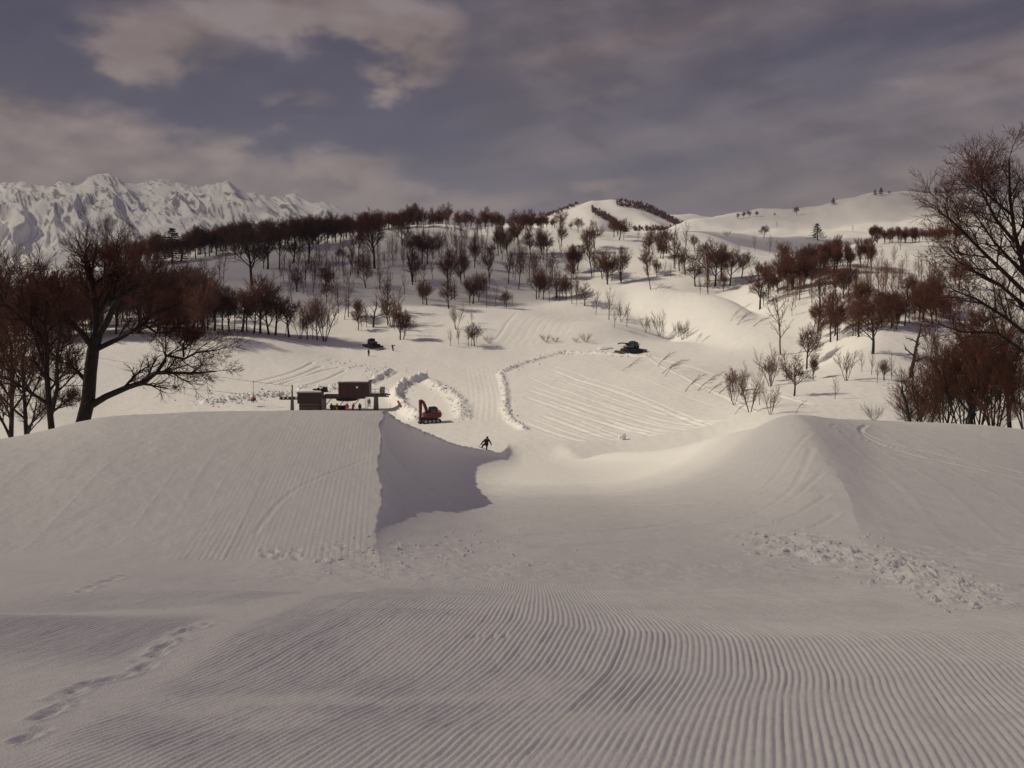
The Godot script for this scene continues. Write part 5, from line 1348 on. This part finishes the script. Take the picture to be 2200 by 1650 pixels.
# ---------------------------------------------------------------- people
# bones: [ax, ay, az, ra, bx, by, bz, rb, colour]; one skin round all of them by surface nets
func figure(bones: Array, cell: float) -> ArrayMesh:
	var lo := Vector3.ONE * 9.0; var hi := -lo
	for b in bones:
		for o in [0, 4]:
			var p := Vector3(b[o], b[o + 1], b[o + 2]); var r: Vector3 = Vector3.ONE * (b[o + 3] + cell * 2.0)
			lo = lo.min(p - r); hi = hi.max(p + r)
	var n := Vector3i(((hi - lo) / cell).ceil()) + Vector3i.ONE
	var f := PackedFloat32Array(); f.resize(n.x * n.y * n.z); f.fill(0.5)
	var who := PackedByteArray(); who.resize(f.size())
	var best := PackedFloat32Array(); best.resize(f.size()); best.fill(9.0)
	for bi in bones.size():
		var b: Array = bones[bi]
		var a := Vector3(b[0], b[1], b[2]); var c := Vector3(b[4], b[5], b[6])
		var ra: float = b[3]; var rb: float = b[7]
		var ac := c - a; var l2 := maxf(ac.length_squared(), 1e-6)
		var m := maxf(ra, rb) + 0.09
		var i0 := Vector3i(((a.min(c) - Vector3.ONE * m - lo) / cell).floor()).clamp(Vector3i.ZERO, n - Vector3i.ONE)
		var i1 := Vector3i(((a.max(c) + Vector3.ONE * m - lo) / cell).ceil()).clamp(Vector3i.ZERO, n - Vector3i.ONE)
		for z in range(i0.z, i1.z + 1):
			for y in range(i0.y, i1.y + 1):
				for x in range(i0.x, i1.x + 1):
					var p := lo + Vector3(x, y, z) * cell
					var t := clampf((p - a).dot(ac) / l2, 0.0, 1.0)
					var dist := p.distance_to(a + ac * t) - lerpf(ra, rb, t)
					var k := (z * n.y + y) * n.x + x
					if dist < best[k]: best[k] = dist; who[k] = bi
					var h := clampf(0.5 + 0.5 * (f[k] - dist) / 0.05, 0.0, 1.0)
					f[k] = lerpf(f[k], dist, h) - 0.05 * h * (1.0 - h)
	var v := PackedVector3Array(); var nn := PackedVector3Array(); var cc := PackedColorArray(); var ix := PackedInt32Array()
	var at := {}
	var step := [1, n.x, n.x * n.y]
	var corner := [0, 1, n.x, n.x + 1, n.x * n.y, n.x * n.y + 1, n.x * n.y + n.x, n.x * n.y + n.x + 1]
	for z in n.z - 1:
		for y in n.y - 1:
			for x in n.x - 1:
				var k := (z * n.y + y) * n.x + x
				var inside := 0
				for q in 8:
					if f[k + corner[q]] < 0.0: inside += 1
				if inside == 0 or inside == 8: continue
				var sum := Vector3.ZERO; var cnt := 0
				for e in [[0, 1], [2, 3], [4, 5], [6, 7], [0, 2], [1, 3], [4, 6], [5, 7], [0, 4], [1, 5], [2, 6], [3, 7]]:
					var fa := f[k + corner[e[0]]]; var fb := f[k + corner[e[1]]]
					if (fa < 0.0) != (fb < 0.0):
						var t := fa / (fa - fb)
						var pa := Vector3(e[0] & 1, (e[0] >> 1) & 1, e[0] >> 2); var pb := Vector3(e[1] & 1, (e[1] >> 1) & 1, e[1] >> 2)
						sum += pa.lerp(pb, t); cnt += 1
				at[k] = v.size()
				v.append(lo + (Vector3(x, y, z) + sum / cnt) * cell)
				nn.append(Vector3(f[k + 1] - f[k], f[k + n.x] - f[k], f[k + n.x * n.y] - f[k]).normalized())
				cc.append(bones[who[k]][8])
	for k in at:
		for ax in 3:
			var o: int = step[ax]; var b1: int = step[(ax + 1) % 3]; var b2: int = step[(ax + 2) % 3]
			if (f[k] < 0.0) != (f[k + o] < 0.0) and at.has(k - b1) and at.has(k - b2) and at.has(k - b1 - b2):
				var q := [at[k], at[k - b1], at[k - b1 - b2], at[k - b2]]
				if f[k] < 0.0: q.reverse()
				ix.append_array(PackedInt32Array([q[0], q[1], q[2], q[0], q[2], q[3]]))
	var ar := []; ar.resize(Mesh.ARRAY_MAX)
	ar[Mesh.ARRAY_VERTEX] = v; ar[Mesh.ARRAY_NORMAL] = nn; ar[Mesh.ARRAY_COLOR] = cc; ar[Mesh.ARRAY_INDEX] = ix
	var m := ArrayMesh.new(); m.add_surface_from_arrays(Mesh.PRIMITIVE_TRIANGLES, ar)
	return m

# joints of a pose -> bones of a dressed figure; j holds head, neck, chest, hip, and for l/r: shoulder, elbow, hand, thigh, knee, foot, toe
func dressed(j: Dictionary, coat: Color, legs: Color, hat: Color) -> Array:
	var skin := Color(0.35, 0.2, 0.14); var boot := Color(0.03, 0.03, 0.035)
	var out := []
	var bone := func(a: Vector3, ra: float, b: Vector3, rb: float, c: Color): out.append([a.x, a.y, a.z, ra * 1.22, b.x, b.y, b.z, rb * 1.22, c])
	var fwd: Vector3 = j.face
	bone.call(j.head + Vector3(0, 0.03, 0) - fwd * 0.02, 0.115, j.head + Vector3(0, 0.06, 0) - fwd * 0.03, 0.12, hat)
	bone.call(j.head + fwd * 0.04 - Vector3(0, 0.04, 0), 0.085, j.head + fwd * 0.05 + Vector3(0, 0.0, 0), 0.085, skin)
	bone.call(j.head + fwd * 0.12 - Vector3(0, 0.01, 0), 0.022, j.head + fwd * 0.13 - Vector3(0, 0.03, 0), 0.024, skin)
	bone.call(j.neck, 0.07, j.head - Vector3(0, 0.08, 0), 0.06, coat)
	bone.call(j.chest, 0.185, j.hip, 0.165, coat)
	bone.call(j.hip, 0.17, j.hip - (j.chest - j.hip).normalized() * 0.1, 0.16, legs)
	for s in ["l", "r"]:
		bone.call(j.neck.lerp(j[s + "shoulder"], 0.4), 0.09, j[s + "shoulder"], 0.085, coat)
		bone.call(j[s + "shoulder"], 0.082, j[s + "elbow"], 0.068, coat)
		bone.call(j[s + "elbow"], 0.066, j[s + "hand"], 0.05, coat)
		var w: Vector3 = (j[s + "hand"] - j[s + "elbow"]).normalized()
		bone.call(j[s + "hand"], 0.045, j[s + "hand"] + w * 0.09, 0.05, boot)
		bone.call(j[s + "hand"] + w * 0.03 + fwd * 0.03, 0.022, j[s + "hand"] + w * 0.09 + fwd * 0.06, 0.02, boot)
		bone.call(j[s + "thigh"], 0.105, j[s + "knee"], 0.078, legs)
		bone.call(j[s + "knee"], 0.078, j[s + "foot"] + Vector3(0, 0.1, 0), 0.066, legs)
		bone.call(j[s + "foot"] + Vector3(0, 0.06, 0), 0.06, j[s + "toe"] + Vector3(0, 0.05, 0), 0.05, boot)
	return out

func standing(step := 0.08, bend := 0.0) -> Dictionary:
	var f := Vector3(0, 0, 1)
	var j := {"face": f, "head": Vector3(0, 1.60, 0.02 + bend), "neck": Vector3(0, 1.45, bend * 0.9), "chest": Vector3(0, 1.25, bend * 0.7), "hip": Vector3(0, 0.95, 0)}
	for s in [["l", -1.0], ["r", 1.0]]:
		var k: String = s[0]; var x: float = s[1]
		j[k + "shoulder"] = Vector3(0.2 * x, 1.4, bend * 0.8); j[k + "elbow"] = Vector3(0.28 * x, 1.13, bend * 0.8 - 0.02); j[k + "hand"] = Vector3(0.27 * x, 0.9, 0.1 + bend)
		j[k + "thigh"] = Vector3(0.1 * x, 0.88, 0); j[k + "knee"] = Vector3(0.12 * x, 0.48, 0.04 + step * x); j[k + "foot"] = Vector3(0.13 * x, 0, -0.02 + step * x * 1.4); j[k + "toe"] = Vector3(0.15 * x, 0, 0.16 + step * x * 1.4)
	return j

func person(at: Vector3, j: Dictionary, coat: Color, legs: Color, hat: Color, label: String, turn: float, group := "", cell := 0.05) -> Node3D:
	var t := thing("person", at, label, "person", group, turn)
	part("body", figure(dressed(j, coat, legs, hat), cell), M.cloth, t)
	return t

func make_people():
	var black := Color(0.012, 0.012, 0.015)
	# the snowboarder leaving the lip
	var j := {"face": Vector3(-0.85, -0.1, 0.5), "head": Vector3(0.12, 1.16, 0.08), "neck": Vector3(0.10, 1.01, 0.03), "chest": Vector3(0.06, 0.84, 0.0), "hip": Vector3(0.06, 0.56, -0.10),
		"lshoulder": Vector3(-0.12, 0.96, 0.08), "lelbow": Vector3(-0.34, 0.76, 0.12), "lhand": Vector3(-0.52, 0.54, 0.12), "rshoulder": Vector3(0.29, 0.96, -0.03), "relbow": Vector3(0.46, 0.74, -0.05), "rhand": Vector3(0.56, 0.50, -0.05),
		"lthigh": Vector3(-0.05, 0.52, -0.06), "lknee": Vector3(-0.32, 0.42, 0.14), "lfoot": Vector3(-0.40, 0.10, 0.0), "ltoe": Vector3(-0.42, 0.10, 0.16), "rthigh": Vector3(0.15, 0.5, -0.08), "rknee": Vector3(0.10, 0.30, 0.16), "rfoot": Vector3(0.08, -0.06, 0.0), "rtoe": Vector3(0.07, -0.06, 0.16)}
	var d := 104.0
	var at := spot(1044, 964, d)
	var ground := height(at.x, d)
	at.y = maxf(at.y, ground + 0.12)
	var b := person(at, j, black, black, black, "snowboarder in black crouching over the half-pipe's left lip", 0.0)
	var board := slab(pts([-0.78, 0.10, -0.66, 0.03, 0.6, 0.03, 0.74, 0.10, 0.74, 0.12, 0.6, 0.05, -0.66, 0.05, -0.78, 0.12]), 0.27)
	part("snowboard", board, M.black, b, Vector3(-0.14, -0.04, 0.05), Vector3(0, 0, -0.36))
	# people further off
	var p := land(907, 936, 100.0)
	var lip := spot(907, 937, 128.0); lip.y = height(lip.x, 128.0)
	var q := standing(0.1)
	for k in ["lelbow", "relbow", "lhand", "rhand"]: q[k] += Vector3(0.08 if k[0] == "r" else -0.08, 0.02, 0)
	person(lip + Vector3(0, 0.0, 0), q, black, black, black, "rider in black half hidden behind the left lip, below the excavator", 0.3)
	p = land(792, 765, 200.0)
	person(p, standing(0.05), black, Color(0.03, 0.025, 0.03), black, "lone dark figure standing in front of the far groomer", 0.9)
	p = land(845, 754, 200.0)
	var kneel := standing(0.16, 0.12)
	kneel.rhand = Vector3(0.75, 1.5, 0.2); kneel.relbow = Vector3(0.45, 1.5, 0.1); kneel.lhand = Vector3(0.7, 1.38, 0.25); kneel.lelbow = Vector3(0.2, 1.35, 0.2)
	var pw := person(p, kneel, black, black, black, "dark figure right of the far groomer with an arm held out", 0.0)
	pw.rotation.z = 0.18
	var ds := 194.0
	for a in [[773, 881, Color(0.02, 0.025, 0.035), black, "person in dark clothes standing under the station's drive cabin", 0.4, 0.0], [746, 881, Color(0.55, 0.05, 0.02), Color(0.5, 0.06, 0.02), "lift attendant in orange-red overalls under the bullwheel", -0.3, 0.0], [758, 880, Color(0.4, 0.03, 0.03), Color(0.08, 0.02, 0.02), "person in a red jacket bending beside the attendant", 0.8, 0.25], [724, 889, Color(0.06, 0.05, 0.03), Color(0.45, 0.25, 0.04), "person in yellow trousers waiting by the middle pillar", -0.6, 0.0], [712, 888, black, black, "person in black beside the middle pillar", 0.2, 0.0]]:
		var s: Vector3 = spot(a[0], a[1], ds); s.y = height(s.x, ds)
		person(s, standing(0.06, a[6]), a[2], a[3], a[2], a[4], a[5], "people at the lift station")
	p = land(793, 874, 150.0)
	person(p, standing(0.1), Color(0.32, 0.31, 0.3), Color(0.3, 0.29, 0.28), Color(0.05, 0.05, 0.05), "small figure in pale grey past the station's pillar", 0.5, "people at the lift station")
	# rider on the chair, seated
	var sit := standing()
	for k in sit: if k != "face": sit[k] -= Vector3(0, 0.85, 0)
	for s in [["l", -1.0], ["r", 1.0]]:
		sit[s[0] + "knee"] = Vector3(0.14 * s[1], 0.06, 0.45); sit[s[0] + "foot"] = Vector3(0.15 * s[1], -0.42, 0.42); sit[s[0] + "toe"] = Vector3(0.16 * s[1], -0.42, 0.58); sit[s[0] + "hand"] = Vector3(0.2 * s[1], 0.2, 0.35); sit[s[0] + "elbow"] = Vector3(0.27 * s[1], 0.28, 0.08)
	person(chair_rider_at, sit, Color(0.5, 0.04, 0.02), black, black, "rider in a red jacket seated on the descending chair", 0.0)
	# snow scooter parked under the station
	var sc := spot(738, 880, 197.0); sc.y = height(sc.x, 197.0)
	var sm := thing("snow_scooter", sc, "dark red snow scooter parked under the drive station", "snow scooter", "", 0.3)
	part("body", slab(pts([-1.2, 0.3, 0.9, 0.3, 1.2, 0.5, 0.7, 0.95, 0.1, 0.75, -1.1, 0.85]), 0.6), M.red_dark, sm)
	part("windshield", slab(pts([0.55, 0.92, 0.62, 0.92, 0.32, 1.25, 0.28, 1.22]), 0.5), M.glass, sm)
	part("track", track_mesh(1.7, 0.34, 0.5), M.rubber, sm, Vector3(-0.4, 0.0, 0))
	for s in [-0.45, 0.45]: part("ski", slab(pts([0.4, 0.0, 1.25, 0.0, 1.4, 0.12, 1.38, 0.15, 1.2, 0.05, 0.4, 0.05]), 0.14), M.black, sm, Vector3(0, 0, s))

# ---------------------------------------------------------------- snow rubble
func clod_mesh(seed: int) -> ArrayMesh:
	var n := FastNoiseLite.new(); n.seed = seed; n.frequency = 1.3
	var s := SphereMesh.new(); s.radius = 0.5; s.height = 1.0; s.radial_segments = 9; s.rings = 5
	var st := SurfaceTool.new(); st.create_from(s, 0)
	var ar := st.commit_to_arrays()
	var v: PackedVector3Array = ar[Mesh.ARRAY_VERTEX]
	for k in v.size():
		var f := 1.0 + 0.55 * n.get_noise_3dv(v[k] * 2.0)
		v[k] = v[k] * f * Vector3(1, 0.75, 0.9)
	var out := SurfaceTool.new(); out.begin(Mesh.PRIMITIVE_TRIANGLES); out.set_smooth_group(-1)
	var ix: PackedInt32Array = ar[Mesh.ARRAY_INDEX]
	for k in ix: out.add_vertex(v[k])
	out.generate_normals()
	return out.commit()

func rubble(label: String, line: Array, count: int, spread: float, lo: float, hi: float, from: float):
	var mm := MultiMesh.new(); mm.transform_format = MultiMesh.TRANSFORM_3D; mm.mesh = clods[rng.randi() % clods.size()]; mm.instance_count = count
	for k in count:
		var f := rng.randf() * (line.size() - 1); var q := int(f)
		var px := lerpf(line[q][0], line[q + 1][0], f - q) + rng.randfn() * spread; var py := lerpf(line[q][1], line[q + 1][1], f - q) + rng.randfn() * spread * 0.35
		var at := land(px, py, from)
		var s := lerpf(lo, hi, pow(rng.randf(), 2.5))
		at.y += surface_lift(at) + s * 0.12
		var b := Basis.from_euler(Vector3(rng.randf_range(-0.5, 0.5), rng.randf() * TAU, rng.randf_range(-0.5, 0.5))).scaled(Vector3(1, rng.randf_range(0.6, 1.0), 1) * s)
		mm.set_instance_transform(k, Transform3D(b, at))
	var mi := MultiMeshInstance3D.new(); mi.multimesh = mm; mi.material_override = M.clod; mi.name = numbered("snow_rubble"); add_child(mi)
	tag(mi, label, "snow rubble", "", "stuff")

# what the marks pressed into the sheets add to the plain land at a point
func surface_lift(at: Vector3) -> float:
	var d := -at.z
	var sh := sheet_at(d)
	var j := clampi(sh.d.bsearch(d), 0, sh.d.size() - 1)
	var i := sh.first + clampi(int(((at.x - sh.off[j]) / (sh.k * d + sh.add) - sh.s0) / sh.ds), 0, sh.fine - 1)
	return sh.h[j * sh.s.size() + i] - height(sh.s[i] * (sh.k * sh.d[j] + sh.add) + sh.off[j], sh.d[j])

var clods := []
func make_rubble():
	rng.seed = 99
	for k in 4: clods.append(clod_mesh(40 + k))
	rubble("broken snow clods heaped along the ridge below the green groomer", [[1074, 800], [1120, 782], [1180, 764], [1215, 757], [1300, 760], [1390, 766]], 420, 7.0, 0.12, 0.7, 150.0)
	rubble("snow clods along the edge between the lane and the tracked field", [[1130, 924], [1098, 905], [1086, 880], [1087, 845], [1074, 800]], 330, 6.0, 0.12, 0.7, 135.0)
	rubble("snow clods tumbled down the pit's right bank", [[992, 900], [988, 870], [968, 850], [945, 835]], 300, 11.0, 0.12, 0.6, 140.0)
	rubble("snow clods on the pit's left bank", [[895, 905], [870, 880], [852, 852], [868, 832], [900, 818]], 160, 8.0, 0.12, 0.5, 140.0)
	rubble("broken snow strewn behind the lift line on the left", [[430, 862], [500, 858], [560, 850], [620, 846]], 420, 16.0, 0.15, 0.8, 140.0)
	rubble("broken snow behind the lift station", [[640, 836], [700, 835], [760, 826], [830, 800], [760, 785], [700, 778]], 300, 11.0, 0.12, 0.7, 140.0)
	rubble("snow crumbs on the scraped strip before the half-pipe", [[720, 1200], [820, 1195], [920, 1170], [1040, 1150], [1130, 1200]], 240, 60.0, 0.012, 0.10, 10.0)
	rubble("crumbling snow at the foot of the right wall", [[1640, 1175], [1800, 1180], [1900, 1220], [2000, 1250], [2110, 1285]], 420, 48.0, 0.015, 0.13, 9.0)
	var h := land(1336, 944, 130.0)
	var heap := part("snow_heap", clod_mesh(60), M.clod, self, h + Vector3(0, 0.35, 0))
	heap.scale = Vector3(1.3, 1.5, 1.2)
	tag(heap, "lone white snow lump on the slope right of the pipe's end", "snow lump")
	var h2 := land(1300, 750, 150.0)
	var mound := part("snow_mound", clod_mesh(61), M.clod, self, h2)
	mound.scale = Vector3(4.4, 1.6, 2.6)
	tag(mound, "low snow mound to the left of the green groomer", "snow mound")
